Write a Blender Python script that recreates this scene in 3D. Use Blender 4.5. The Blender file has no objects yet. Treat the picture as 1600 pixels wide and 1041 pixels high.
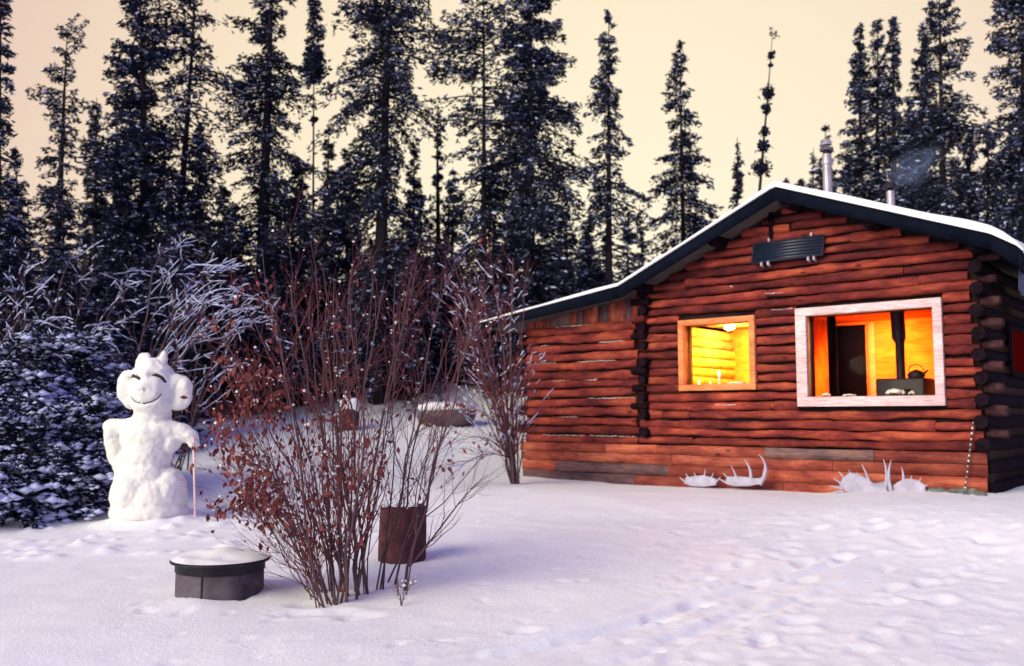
import bpy, bmesh, math
import numpy as np
from mathutils import Vector, Matrix
from mathutils.bvhtree import BVHTree
R_ = math.radians
sc = bpy.context.scene
col = sc.collection

# ------------------------------------------------------------------ camera
FPX = 1430.0
PITCH = math.atan(129.5/FPX)
cam = bpy.data.cameras.new('camera')
cam.sensor_width = 36.0
cam.lens = FPX*36.0/1600.0
cam.clip_end = 900
cam.dof.use_dof = True
cam.dof.focus_distance = 7.2
cam.dof.aperture_fstop = 1.6
camo = bpy.data.objects.new('camera', cam)
camo.location = (0, 0, 1.5)
camo.rotation_euler = (R_(90)+PITCH, 0, 0)
col.objects.link(camo)
sc.camera = camo

# ------------------------------------------------------------------ sky, soft low light, exposure
SUN_AZ = math.atan2(-0.75, -0.66)      # where the soft light comes from: behind the camera, to its left
SUN_EL = R_(27)
world = bpy.data.worlds.new('World')
sc.world = world
world.use_nodes = True
nt = world.node_tree
nt.nodes.clear()
N = nt.nodes.new
L = nt.links.new
out = N('ShaderNodeOutputWorld')
tc = N('ShaderNodeTexCoord')
vm = N('ShaderNodeVectorMath'); vm.operation = 'DOT_PRODUCT'
gd = Vector((0.06, 0.985, 0.16)).normalized()
vm.inputs[1].default_value = gd
L(tc.outputs['Generated'], vm.inputs[0])
mr = N('ShaderNodeMapRange'); mr.inputs[1].default_value = -1; mr.inputs[2].default_value = 1
L(vm.outputs['Value'], mr.inputs[0])
rp = N('ShaderNodeValToRGB')
L(mr.outputs[0], rp.inputs[0])
els = rp.color_ramp.elements
els[0].position = 0.0; els[0].color = (0.25, 0.25, 0.58, 1)
els[1].position = 1.0; els[1].color = (1.0, 0.86, 0.59, 1)
for p_, c_ in ((0.45, (0.18, 0.18, 0.64, 1)), (0.72, (0.32, 0.27, 0.65, 1)), (0.88, (0.62, 0.42, 0.42, 1)), (0.915, (0.80, 0.58, 0.44, 1)), (0.935, (0.86, 0.65, 0.46, 1)), (0.97, (0.95, 0.78, 0.53, 1))):
    e = els.new(p_); e.color = c_
bg = N('ShaderNodeBackground'); bg.inputs[1].default_value = 0.95
L(rp.outputs[0], bg.inputs[0])
sky = N('ShaderNodeTexSky'); sky.sky_type = 'NISHITA'; sky.sun_disc = False
sky.sun_elevation = SUN_EL; sky.sun_rotation = math.atan2(-0.75, -0.66)
bg2 = N('ShaderNodeBackground'); bg2.inputs[1].default_value = 0.02
L(sky.outputs[0], bg2.inputs[0])
ad = N('ShaderNodeAddShader')
L(bg.outputs[0], ad.inputs[0]); L(bg2.outputs[0], ad.inputs[1])
L(ad.outputs[0], out.inputs['Surface'])

sun = bpy.data.lights.new('low_sun', 'SUN')
sun.energy = 4.3; sun.angle = R_(45); sun.color = (1.0, 0.91, 0.62)
suno = bpy.data.objects.new('low_sun', sun)
sd = Vector((math.cos(SUN_EL)*-0.75, math.cos(SUN_EL)*-0.66, math.sin(SUN_EL))).normalized()
suno.rotation_euler = sd.to_track_quat('Z', 'Y').to_euler()
suno.location = (-8, -10, 6)
col.objects.link(suno)

sc.view_settings.view_transform = 'Standard'
sc.view_settings.look = 'None'
sc.view_settings.exposure = 0.07
sc.view_settings.gamma = 1.0
sc.view_settings.use_curve_mapping = False

# ------------------------------------------------------------------ pixel -> place helpers (used only to read positions off the photograph)
cp_, sp_ = math.cos(PITCH), math.sin(PITCH)
CAM = np.array([0, 0, 1.5])
def ray(px, py):
    u = (px-800)/FPX; v = (520.5-py)/FPX
    return np.array([u, cp_-v*sp_, sp_+v*cp_])
def at(px, py, Y):
    d = ray(px, py)
    return CAM + d*(Y/d[1])
CO = np.array([5.74, 11.06, 0.0]); EX = np.array([.7566, -.6539, 0]); EY = np.array([.6539, .7566, 0])
def wl(px, py, off=0):      # pixel -> cabin local (x along the front, y depth, z up)
    d = ray(px, py)
    t = ((CO+EY*off-CAM) @ EY)/(d @ EY)
    P = CAM+d*t
    return np.array([(P-CO) @ EX, off, P[2]])
def c2w(p):
    return CO + EX*p[0] + EY*p[1] + np.array([0, 0, p[2]])

# ------------------------------------------------------------------ noise
class VN:
    def __init__(s, seed):
        s.g = np.random.RandomState(seed).rand(256, 256)
    def __call__(s, x, y):
        xi = np.floor(x).astype(int); yi = np.floor(y).astype(int)
        fx = x-xi; fy = y-yi
        fx = fx*fx*(3-2*fx); fy = fy*fy*(3-2*fy)
        g = s.g; a = g[xi % 256, yi % 256]; b = g[(xi+1) % 256, yi % 256]; c = g[xi % 256, (yi+1) % 256]; d = g[(xi+1) % 256, (yi+1) % 256]
        return (a*(1-fx)+b*fx)*(1-fy)+(c*(1-fx)+d*fx)*fy-.5
vn = VN(3); vn2 = VN(8)

# ------------------------------------------------------------------ ground height
def base_h(x, y):
    x = np.asarray(x, float); y = np.asarray(y, float)
    h = np.interp(y, [-40, 0, 5.5, 7.1, 8.4, 9.5, 11, 12.5, 14, 16, 18, 20, 22, 26, 34, 300], [-.3, 0, 0, .09, .17, .24, .32, .40, .50, .74, 1.12, 1.45, 1.68, 1.85, 2.0, 2.6])
    w = np.exp(-((y-11.5)/2.5)**2)
    h = h + .022*np.clip(x, -6, 7)*w
    # the ground beside and under the cabin stays low
    lx = (x-CO[0])*EX[0]+(y-CO[1])*EX[1]; ly = (x-CO[0])*EY[0]+(y-CO[1])*EY[1]
    k = 1/(1+np.exp(-(np.minimum(np.minimum(lx+8.3, 3.0-lx), ly+2.5))*2.6))*np.where(ly < 9, 1, np.exp(-(ly-9)/2))
    tgt = .47+.10*np.clip((lx+5)/4.5, -.4, 1) - .05*np.exp(-((lx+1.9)/.9)**2)
    tgt = tgt + .28*np.exp(-((lx-1.6)/.9)**2)*np.exp(-((ly-1.6)/1.6)**2)
    h = h*(1-k)+tgt*k
    # drift / bank behind the bush
    for bx, by, hh, sx, sy in ((-1.75, 22.5, .62, .55, .8), (-.9, 22.8, .5, .5, .8), (-3.6, 22, .35, 1.1, .8), (.2, 22, .45, .8, 1), (-6.2, 13.2, .35, 1.3, 1.2), (-9, 12, .6, 2, 2)):
        h = h+hh*np.exp(-((x-bx)/sx)**2-((y-by)/sy)**2)
    return h
# foot prints, ski tracks
rs = np.random.RandomState(5)
def gpt(px, py):
    Y = 7.0
    for _ in range(25):
        P = at(px, py, Y); g = float(base_h(P[0], Y))
        d = ray(px, py)
        Y2 = (g-1.5)/d[2]*d[1] if d[2] < -1e-4 else Y
        Y = .5*Y+.5*min(max(Y2, 3), 25)
    return at(px, py, Y)
dents = []
def trail(pts, step, w=.13, dep=.045, jit=.05):
    P = [gpt(*p)[:2] for p in pts]
    for a, b in zip(P[:-1], P[1:]):
        n = max(1, int(np.linalg.norm(b-a)/step)); d = (b-a)/np.linalg.norm(b-a); pr = np.array([-d[1], d[0]])
        for i in range(n):
            q = a+(b-a)*i/n+pr*(.1 if i % 2 else -.1)+rs.randn(2)*jit
            dents.append((q[0], q[1], rs.uniform(.06, .085), .55*dep*rs.uniform(.3, 1.2), d[0], d[1]))
trail([(1080, 900), (1240, 840), (1400, 800)], .33)
trail([(1020, 960), (1160, 930), (1330, 850), (1500, 800)], .4)
trail([(1330, 1035), (1430, 930), (1520, 870), (1600, 820)], .36)
trail([(1150, 1040), (1250, 960), (1480, 900), (1600, 860)], .45)
trail([(1000, 820), (1110, 850), (1220, 835)], .4, dep=.03)
trail([(880, 1000), (1000, 1000), (1120, 985)], .35, dep=.03)
for _ in range(150):
    px, py = rs.uniform(1020, 1600), rs.uniform(800, 1040)
    q = gpt(px, py); a = rs.uniform(0, 6.28)
    dents.append((q[0], q[1], rs.uniform(.03, .09), rs.uniform(.003, .012), math.cos(a), math.sin(a)))
for _ in range(110):
    px, py = rs.uniform(180, 1100), rs.uniform(800, 1040)
    q = gpt(px, py); a = rs.uniform(0, 6.28)
    dents.append((q[0], q[1], rs.uniform(.02, .05), rs.uniform(.004, .012), math.cos(a), math.sin(a)))
for px, py, r0 in ((490, 950, .09), (525, 962, .08), (470, 965, .07), (560, 968, .08), (1190, 1000, .06), (820, 985, .06)):
    q = gpt(px, py); dents.append((q[0], q[1], r0, .022, .9, .3))
tracks = []
for a, b in (((760, 1012), (1290, 868)), ((820, 1020), (1310, 874)), ((930, 1041), (1380, 885)), ((1000, 1010), (1180, 940)), ((700, 1040), (1020, 965))):
    tracks.append((gpt(*a)[:2], gpt(*b)[:2]))
lumps = []
for _ in range(70):
    px, py = rs.uniform(150, 390), rs.uniform(798, 822)
    q = gpt(px, py); lumps.append((q[0], q[1], rs.uniform(.06, .12), rs.uniform(.01, .03)))
for _ in range(60):
    px, py = rs.uniform(0, 380), rs.uniform(815, 868)
    q = gpt(px, py); lumps.append((q[0], q[1], rs.uniform(.04, .11), rs.uniform(.01, .035)))
for _ in range(140):
    px, py = rs.uniform(1000, 1600), rs.uniform(795, 1040)
    q = gpt(px, py); lumps.append((q[0], q[1], rs.uniform(.02, .06), rs.uniform(.004, .014)))
def G(x, y):
    sh = np.shape(x)
    x = np.atleast_1d(np.asarray(x, float)); y = np.atleast_1d(np.asarray(y, float))
    h = base_h(x, y)
    h = h + .10*vn(x*.45+9, y*.45+4) + .022*vn(x*1.6, y*1.6) + .010*vn2(x*5, y*5)
    rough = 1/(1+np.exp(-(x-(.3+.35*(y-7)))*1.6))
    h = h + rough*(.004*vn(x*7+3, y*7)+.005*vn2(x*17, y*17))
    return h.reshape(sh) if sh else float(h[0])
def gz(x, y): return float(G(float(x), float(y)))

# ------------------------------------------------------------------ materials
def newmat(name):
    m = bpy.data.materials.new(name); m.use_nodes = True
    return m, m.node_tree, m.node_tree.nodes['Principled BSDF']
def nz(nt, vec, scale, detail=4, rough=.55, dist=0):
    n = nt.nodes.new('ShaderNodeTexNoise'); n.inputs['Scale'].default_value = scale
    n.inputs['Detail'].default_value = detail; n.inputs['Roughness'].default_value = rough; n.inputs['Distortion'].default_value = dist
    if vec: nt.links.new(vec, n.inputs['Vector'])
    return n.outputs['Fac']
def ramp(nt, fac, stops):
    r = nt.nodes.new('ShaderNodeValToRGB'); e = r.color_ramp.elements
    e[0].position = stops[0][0]; e[0].color = (*stops[0][1], 1)
    e[1].position = stops[-1][0]; e[1].color = (*stops[-1][1], 1)
    for p, c in stops[1:-1]:
        q = e.new(p); q.color = (*c, 1)
    nt.links.new(fac, r.inputs[0]); return r.outputs[0]
def bump(nt, b, h, st, dist=.01):
    n = nt.nodes.new('ShaderNodeBump'); n.inputs['Strength'].default_value = st; n.inputs['Distance'].default_value = dist
    nt.links.new(h, n.inputs['Height']); nt.links.new(n.outputs[0], b.inputs['Normal'])
def coords(nt, scale=(1, 1, 1), rnd=True):
    t = nt.nodes.new('ShaderNodeTexCoord'); m = nt.nodes.new('ShaderNodeMapping'); m.inputs['Scale'].default_value = scale
    nt.links.new(t.outputs['Object'], m.inputs['Vector'])
    if rnd:
        o = nt.nodes.new('ShaderNodeObjectInfo'); mm = nt.nodes.new('ShaderNodeMath'); mm.operation = 'MULTIPLY'; mm.inputs[1].default_value = 97
        nt.links.new(o.outputs['Random'], mm.inputs[0]); nt.links.new(mm.outputs[0], m.inputs['Location'])
    return m.outputs[0]
def mixc(nt, fac, a, b, mode='MIX'):
    m = nt.nodes.new('ShaderNodeMix'); m.data_type = 'RGBA'; m.blend_type = mode
    for s, v in ((m.inputs[0], fac), (m.inputs[6], a), (m.inputs[7], b)):
        if hasattr(v, 'links') or isinstance(v, bpy.types.NodeSocket): nt.links.new(v, s)
        elif isinstance(v, (int, float)): s.default_value = v
        else: s.default_value = (*v, 1)
    return m.outputs[2]
def plain(name, c, rough=.8, metal=0, var=.25, sc_=6, bmp=.3, spec=.3):
    m, t, b = newmat(name)
    v = coords(t); f = nz(t, v, sc_, 5)
    lo = tuple(x*(1-var) for x in c); hi = tuple(min(1, x*(1+var)) for x in c)
    t.links.new(ramp(t, f, [(.3, lo), (.7, hi)]), b.inputs['Base Color'])
    b.inputs['Roughness'].default_value = rough; b.inputs['Metallic'].default_value = metal
    b.inputs['Specular IOR Level'].default_value = spec
    if bmp: bump(t, b, nz(t, v, sc_*5, 4), bmp)
    return m
def wood(name, dark, mid, lite, rough=.85, grain=40, knots=True):
    m, t, b = newmat(name)
    v = coords(t, (1.0, 14, 14)); v2 = coords(t, (1.1, 3.2, 3.2))
    patch = nz(t, v2, 1.5, 5, .62); gr = nz(t, v, grain*.12, 6, .7, .6)
    c1 = ramp(t, patch, [(.34, dark), (.5, mid), (.66, lite)])
    g = ramp(t, gr, [(.3, (.45, .40, .42)), (.55, (1, 1, 1)), (.8, (1.15, 1.1, 1.05))])
    c2 = mixc(t, 1.0, c1, g, 'MULTIPLY')
    o = t.nodes.new('ShaderNodeObjectInfo')
    tone = ramp(t, o.outputs['Random'], [(0, (.50, .42, .52)), (.25, (.85, .72, .72)), (.5, (1.0, .95, .9)), (.75, (1.25, 1.12, 1.0)), (1, (.78, .68, .8))])
    c3 = mixc(t, 1.0, c2, tone, 'MULTIPLY')
    if knots:
        vo = t.nodes.new('ShaderNodeTexVoronoi'); vo.inputs['Scale'].default_value = 2.3
        t.links.new(coords(t, (1, 2.2, 2.2)), vo.inputs['Vector'])
        kf = ramp(t, vo.outputs['Distance'], [(.05, (1, 1, 1)), (.14, (0, 0, 0))])
        c3 = mixc(t, kf, c3, tuple(x*.4 for x in dark))
    t.links.new(c3, b.inputs['Base Color']); b.inputs['Roughness'].default_value = rough
    b.inputs['Specular IOR Level'].default_value = .2
    bump(t, b, gr, .6, .012)
    return m
M = {}
def snow_mat(name, c, bs):
    m, t, b = newmat(name)
    tcn = t.nodes.new('ShaderNodeTexCoord'); v = tcn.outputs['Object']
    f = nz(t, v, 3, 5)
    t.links.new(ramp(t, f, [(.3, tuple(x*.96 for x in c)), (.7, c)]), b.inputs['Base Color'])
    b.inputs['Roughness'].default_value = .55; b.inputs['Specular IOR Level'].default_value = .35
    a = t.nodes.new('ShaderNodeMath'); a.operation = 'ADD'
    t.links.new(nz(t, v, 28, 5, .6), a.inputs[0]); t.links.new(nz(t, v, 160, 2, .6), a.inputs[1])
    bump(t, b, a.outputs[0], bs, .012)
    return m
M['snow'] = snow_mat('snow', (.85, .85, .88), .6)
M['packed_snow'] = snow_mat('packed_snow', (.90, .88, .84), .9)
M['shade_blue_bough_snow'] = snow_mat('shade_blue_bough_snow', (.55, .60, .86), .2)  # tree snow tinted blue: the look of shade is put into its colour
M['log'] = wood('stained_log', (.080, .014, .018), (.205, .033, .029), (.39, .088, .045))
M['plank'] = wood('stained_plank', (.20, .040, .032), (.35, .085, .055), (.52, .17, .095), knots=True)
M['grey_plank'] = wood('weathered_plank', (.09, .06, .075), (.16, .10, .11), (.26, .15, .12))
M['frame_pale'] = wood('pale_frame_wood', (.66, .48, .53), (.78, .62, .67), (.86, .74, .79), knots=False)
M['frame_orange'] = wood('orange_frame_wood', (.55, .19, .08), (.66, .26, .11), (.74, .32, .14), knots=False)
M['core'] = plain('gap_shade_core', (.022, .010, .012), .95, var=.3)  # backing wall near black: shadow in the log gaps put into its colour
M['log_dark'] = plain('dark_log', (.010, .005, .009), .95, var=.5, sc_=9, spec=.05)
M['log_end'] = plain('grey_log_end', (.055, .024, .028), .95, var=.5, sc_=14, spec=.05)
M['fascia'] = plain('navy_fascia', (.004, .006, .014), .9, var=.3, spec=.05)
M['soffit'] = plain('soffit', (.03, .02, .025), .9)
M['bark'] = plain('bark', (.016, .012, .018), .95, var=.5, sc_=12, bmp=.8)
M['needle'] = plain('needles', (.012, .015, .033), .85, var=.6, sc_=1.2, bmp=0, spec=.15)
M['needle2'] = plain('needles_blue', (.030, .045, .055), .85, var=.6, sc_=1.5, bmp=0, spec=.15)
M['twig_red'] = plain('red_twig', (.12, .032, .044), .8, var=.4, sc_=3, bmp=0)
M['twig_dark'] = plain('dark_twig', (.085, .045, .055), .85, var=.4, sc_=4, bmp=0)
M['leaf'] = plain('dry_leaf', (.17, .036, .034), .7, var=.55, sc_=9, bmp=0)
M['rust'] = plain('rusty_bark', (.075, .024, .028), .9, var=.5, sc_=7, bmp=.8)
M['steel_dark'] = plain('sooty_steel', (.022, .018, .026), .6, metal=.3, var=.4)
M['steel_grey'] = plain('weathered_steel', (.085, .065, .085), .75, metal=.1, var=.6, sc_=5)
M['galv'] = plain('galvanised_pipe', (.42, .38, .42), .45, metal=.5, var=.2)
M['antler'] = plain('bleached_antler', (.38, .36, .47), .7, var=.2, sc_=8)
M['stone'] = plain('dark_stone', (.10, .075, .085), .9, var=.4, sc_=3, bmp=.8)
M['charcoal'] = plain('charcoal', (.03, .02, .03), .9)
M['cane'] = plain('pink_cane', (.80, .55, .52), .6, var=.15)
M['panel'] = plain('solar_cell', (.006, .011, .03), .4, var=.3, spec=.5)
M['panel_line'] = plain('solar_frame', (.025, .03, .06), .4)
M['clip'] = plain('metal_clip', (.55, .5, .58), .4, metal=.4)
M['tarp'] = plain('blue_tarp', (.03, .05, .10), .5, var=.6, sc_=5)
M['bundle'] = plain('grey_green_cloth', (.14, .15, .13), .9, var=.5, sc_=9, bmp=.8)
M['inwood'] = wood('interior_log', (.42, .17, .05), (.55, .25, .08), (.66, .34, .12), knots=False)
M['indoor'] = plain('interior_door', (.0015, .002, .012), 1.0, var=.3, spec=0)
M['black'] = plain('stove_iron', (.02, .014, .02), .5, metal=.2)
M['grass'] = plain('dry_grass', (.22, .07, .055), .9, var=.4)
M['wax'] = plain('wax', (.85, .75, .55), .5)
M['paper'] = plain('paper', (.8, .74, .66), .7)
def emis(name, c, s):
    m, t, b = newmat(name); b.inputs['Base Color'].default_value = (*c, 1)
    b.inputs['Specular IOR Level'].default_value = 0; b.inputs['Emission Color'].default_value = (*c, 1); b.inputs['Emission Strength'].default_value = s
    return m
M['flame'] = emis('candle_flame', (1, .72, .25), 14)
M['lampglow'] = emis('lamp_globe', (1, .78, .35), 9)
M['curtain'] = emis('lit_red_curtain', (.03, .001, .001), 1.2)
m, t, b = newmat('window_glass')
t.nodes.remove(b)
tr = t.nodes.new('ShaderNodeBsdfTransparent'); gl = t.nodes.new('ShaderNodeBsdfGlossy'); gl.inputs['Roughness'].default_value = .05
mx = t.nodes.new('ShaderNodeMixShader'); mx.inputs[0].default_value = .003
t.links.new(tr.outputs[0], mx.inputs[1]); t.links.new(gl.outputs[0], mx.inputs[2]); t.links.new(mx.outputs[0], t.nodes['Material Output'].inputs[0])
M['glass'] = m

# ------------------------------------------------------------------ mesh buffer
class MB:
    def __init__(s): s.v = []; s.f = []; s.n = 0
    def add(s, v, f, mi=0):
        v = np.asarray(v, float).reshape(-1, 3); f = np.asarray(f, int)
        if len(v) == 0 or len(f) == 0: return
        s.v.append(v); s.f.append((f+s.n, mi)); s.n += len(v)
    def box(s, a, b, mi=0):
        x0, y0, z0 = a; x1, y1, z1 = b
        v = [(x0, y0, z0), (x1, y0, z0), (x1, y1, z0), (x0, y1, z0), (x0, y0, z1), (x1, y0, z1), (x1, y1, z1), (x0, y1, z1)]
        s.add(v, [(0, 3, 2, 1), (4, 5, 6, 7), (0, 1, 5, 4), (1, 2, 6, 5), (2, 3, 7, 6), (3, 0, 4, 7)], mi)
    def tube(s, P, r, k=5, mi=0, cap=True, squash=None):
        P = np.asarray(P, float); n = len(P); r = np.broadcast_to(np.asarray(r, float), (n,))
        T = np.gradient(P, axis=0); T /= np.linalg.norm(T, axis=1)[:, None]+1e-9
        ref = np.array([0, 0, 1.0]) if abs(T[:, 2]).mean() < .8 else np.array([0, 1.0, 0])
        A = np.cross(T, ref); A /= np.linalg.norm(A, axis=1)[:, None]+1e-9
        B = np.cross(A, T)
        if squash: A = A*squash[0]; B = B*squash[1]
        a = np.arange(k)*2*np.pi/k
        V = P[:, None, :]+r[:, None, None]*(np.cos(a)[None, :, None]*A[:, None, :]+np.sin(a)[None, :, None]*B[:, None, :])
        i = np.arange(n-1)[:, None]; j = np.arange(k)[None, :]; j2 = (j+1) % k
        F = np.stack([i*k+j, i*k+j2, (i+1)*k+j2, (i+1)*k+j], -1).reshape(-1, 4)
        s.add(V.reshape(-1, 3), F, mi)
        if cap:
            for e in (0, n-1):
                ring = V[e]; c = ring.mean(0)
                idx = [(j, (j+1) % k, k) if e else ((j+1) % k, j, k) for j in range(k)]
                s.add(np.vstack([ring, c]), idx, mi)
    def tubes(s, P, r, k=3, mi=0):
        # P: (B,n,3) many short tubes at once, r: (B,n)
        B_, n, _ = P.shape
        if B_ == 0: return
        T = P[:, -1]-P[:, 0]; T = T/(np.linalg.norm(T, axis=1)[:, None]+1e-9)
        ref = np.where(np.abs(T[:, 2:3]) < .8, np.array([[0, 0, 1.]]), np.array([[0, 1., 0]]))
        A = np.cross(T, ref); A /= np.linalg.norm(A, axis=1)[:, None]+1e-9
        Bv = np.cross(A, T)
        a = np.arange(k)*2*np.pi/k
        off = np.cos(a)[None, :, None]*A[:, None, :]+np.sin(a)[None, :, None]*Bv[:, None, :]
        V = P[:, :, None, :]+r[:, :, None, None]*off[:, None, :, :]
        b = np.arange(B_)[:, None, None]*n*k; i = np.arange(n-1)[None, :, None]; j = np.arange(k)[None, None, :]; j2 = (j+1) % k
        F = np.stack([b+i*k+j, b+i*k+j2, b+(i+1)*k+j2, b+(i+1)*k+j], -1).reshape(-1, 4)
        s.add(V.reshape(-1, 3), F, mi)
    def quads(s, c, d, w, mi=0):
        V = np.stack([c-d, c+w, c+d, c-w], 1); n = len(c)
        F = (np.arange(n)[:, None]*4+np.arange(4)[None, :])
        s.add(V.reshape(-1, 3), F, mi)
    def blobs(s, c, r, seed=0, mi=0):
        # squashed octahedra, r: (n,3)
        n = len(c)
        if n == 0: return
        q = np.random.RandomState(seed)
        U = np.array([(1, 0, 0), (0, 1, 0), (-1, 0, 0), (0, -1, 0), (0, 0, 1), (0, 0, -1)], float)
        V = c[:, None, :]+U[None]*r[:, None, :]*q.uniform(.7, 1.3, (n, 6, 1))
        f = np.array([(0, 1, 4), (1, 2, 4), (2, 3, 4), (3, 0, 4), (1, 0, 5), (2, 1, 5), (3, 2, 5), (0, 3, 5)])
        s.add(V.reshape(-1, 3), (np.arange(n)[:, None, None]*6+f[None]).reshape(-1, 3), mi)
    def mesh(s, name, mats, smooth=False):
        me = bpy.data.meshes.new(name)
        V = np.vstack(s.v)
        me.vertices.add(len(V)); me.vertices.foreach_set('co', V.astype(np.float32).ravel())
        li = np.concatenate([f.ravel() for f, _ in s.f]); sz = np.concatenate([np.full(len(f), f.shape[1]) for f, _ in s.f])
        mi = np.concatenate([np.full(len(f), m_) for f, m_ in s.f])
        me.loops.add(len(li)); me.loops.foreach_set('vertex_index', li.astype(np.int32))
        me.polygons.add(len(sz)); st = np.concatenate([[0], np.cumsum(sz)[:-1]])
        me.polygons.foreach_set('loop_start', st.astype(np.int32))
        me.polygons.foreach_set('material_index', mi.astype(np.int32))
        if smooth: me.polygons.foreach_set('use_smooth', np.ones(len(sz), bool))
        for m_ in (mats if isinstance(mats, (list, tuple)) else [mats]): me.materials.append(M[m_])
        me.update(calc_edges=True); me.validate()
        return me
    def build(s, name, mats, parent=None, smooth=False):
        o = bpy.data.objects.new(name, s.mesh(name, mats, smooth)); col.objects.link(o)
        if parent: o.parent = parent
        return o
def tag(o, label=None, cat=None, group=None, kind=None):
    if label: o['label'] = label
    if cat: o['category'] = cat
    if group: o['group'] = group
    if kind: o['kind'] = kind
    return o
def empty(name, loc=(0, 0, 0), rz=0):
    o = bpy.data.objects.new(name, None); o.empty_display_size = .2
    o.location = loc; o.rotation_euler = (0, 0, rz); col.objects.link(o); return o
def copy_tree(root, loc, rz=0, scale=1):
    r = root.copy(); col.objects.link(r); r.location = loc; r.rotation_euler = (0, 0, rz); r.scale = (scale,)*3
    for ch in list(root.children):
        c = ch.copy(); col.objects.link(c); c.parent = r
    return r
def bez(pts, n):
    pts = [np.asarray(p, float) for p in pts]; t = np.linspace(0, 1, n)[:, None]
    while len(pts) > 1: pts = [a*(1-t)+b_*t for a, b_ in zip(pts[:-1], pts[1:])]
    return pts[0]

# ------------------------------------------------------------------ ground
def axis(lo, hi, fine, seg_lo, seg_hi, ratio=1.18):
    a = list(np.arange(seg_lo, seg_hi, fine)); st = fine
    x = seg_hi; up = []
    while x < hi: up.append(x); st *= ratio; x += st
    up.append(hi); st = fine; x = seg_lo-fine; dn = []
    while x > lo: dn.append(x); st *= ratio; x -= st
    dn.append(lo)
    return np.array(dn[::-1]+a+up)
gx = axis(-260, 260, .032, -5.4, 6.6, 1.06); gy = axis(-60, 320, .030, 5.0, 11.6, 1.045)
X, Y = np.meshgrid(gx, gy)
Z = G(X, Y)
for (x, y, r, d, dx, dy) in dents:
    ix = np.where(abs(gx-x) < .35)[0]; iy = np.where(abs(gy-y) < .35)[0]
    if len(ix) == 0 or len(iy) == 0: continue
    s_ = np.ix_(iy, ix); ax = (X[s_]-x)*dx+(Y[s_]-y)*dy; ay = -(X[s_]-x)*dy+(Y[s_]-y)*dx
    q = (ax/(r*1.7))**2+(ay/r)**2
    Z[s_] += -d*np.exp(-q**1.4)+d*.30*np.exp(-(np.sqrt(q)-1.5)**2*6)
for x, y, r, hgt in lumps:
    ix = np.where(abs(gx-x) < .3)[0]; iy = np.where(abs(gy-y) < .3)[0]
    if len(ix) == 0 or len(iy) == 0: continue
    s_ = np.ix_(iy, ix); Z[s_] += hgt*np.exp(-(((X[s_]-x)**2+(Y[s_]-y)**2)/r**2)**1.3)
for a, b_ in tracks:
    d = b_-a; Ln = np.linalg.norm(d); d = d/Ln
    along = (X-a[0])*d[0]+(Y-a[1])*d[1]; acr = -(X-a[0])*d[1]+(Y-a[1])*d[0]+.04*np.sin(along*2.1)
    w = (1/(1+np.exp(-along*6)))*(1/(1+np.exp((along-Ln)*6)))*(.6+.8*np.clip(vn(along*2.5, along*0+3)+.4, 0, 1))
    Z += -.028*w*np.exp(-(acr/.05)**2)+.010*w*np.exp(-((abs(acr)-.09)/.04)**2)
fx_, fy_ = at(337, 930, 7.15)[0], 7.25
rr0 = np.sqrt((X-fx_)**2+(Y-fy_)**2)
Z += (.030+.014*np.sin(np.arctan2(Y-fy_, X-fx_)*3+.8))*np.exp(-((rr0-.30)/.22)**2)
# snow heaped round the snow figure's feet
Z += .10*np.exp(-(((X+4.25)/.62)**2+((Y-10.95)/.42)**2)**2)
mb = MB(); nx, ny = len(gx), len(gy)
i = np.arange(ny-1)[:, None]; j = np.arange(nx-1)[None, :]
mb.add(np.stack([X, Y, Z], -1).reshape(-1, 3), np.stack([i*nx+j, i*nx+j+1, (i+1)*nx+j+1, (i+1)*nx+j], -1).reshape(-1, 4))
g = mb.build('snow_ground', 'snow', smooth=True); tag(g, 'snow covered clearing with footprints and ski tracks', kind='structure')

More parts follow.
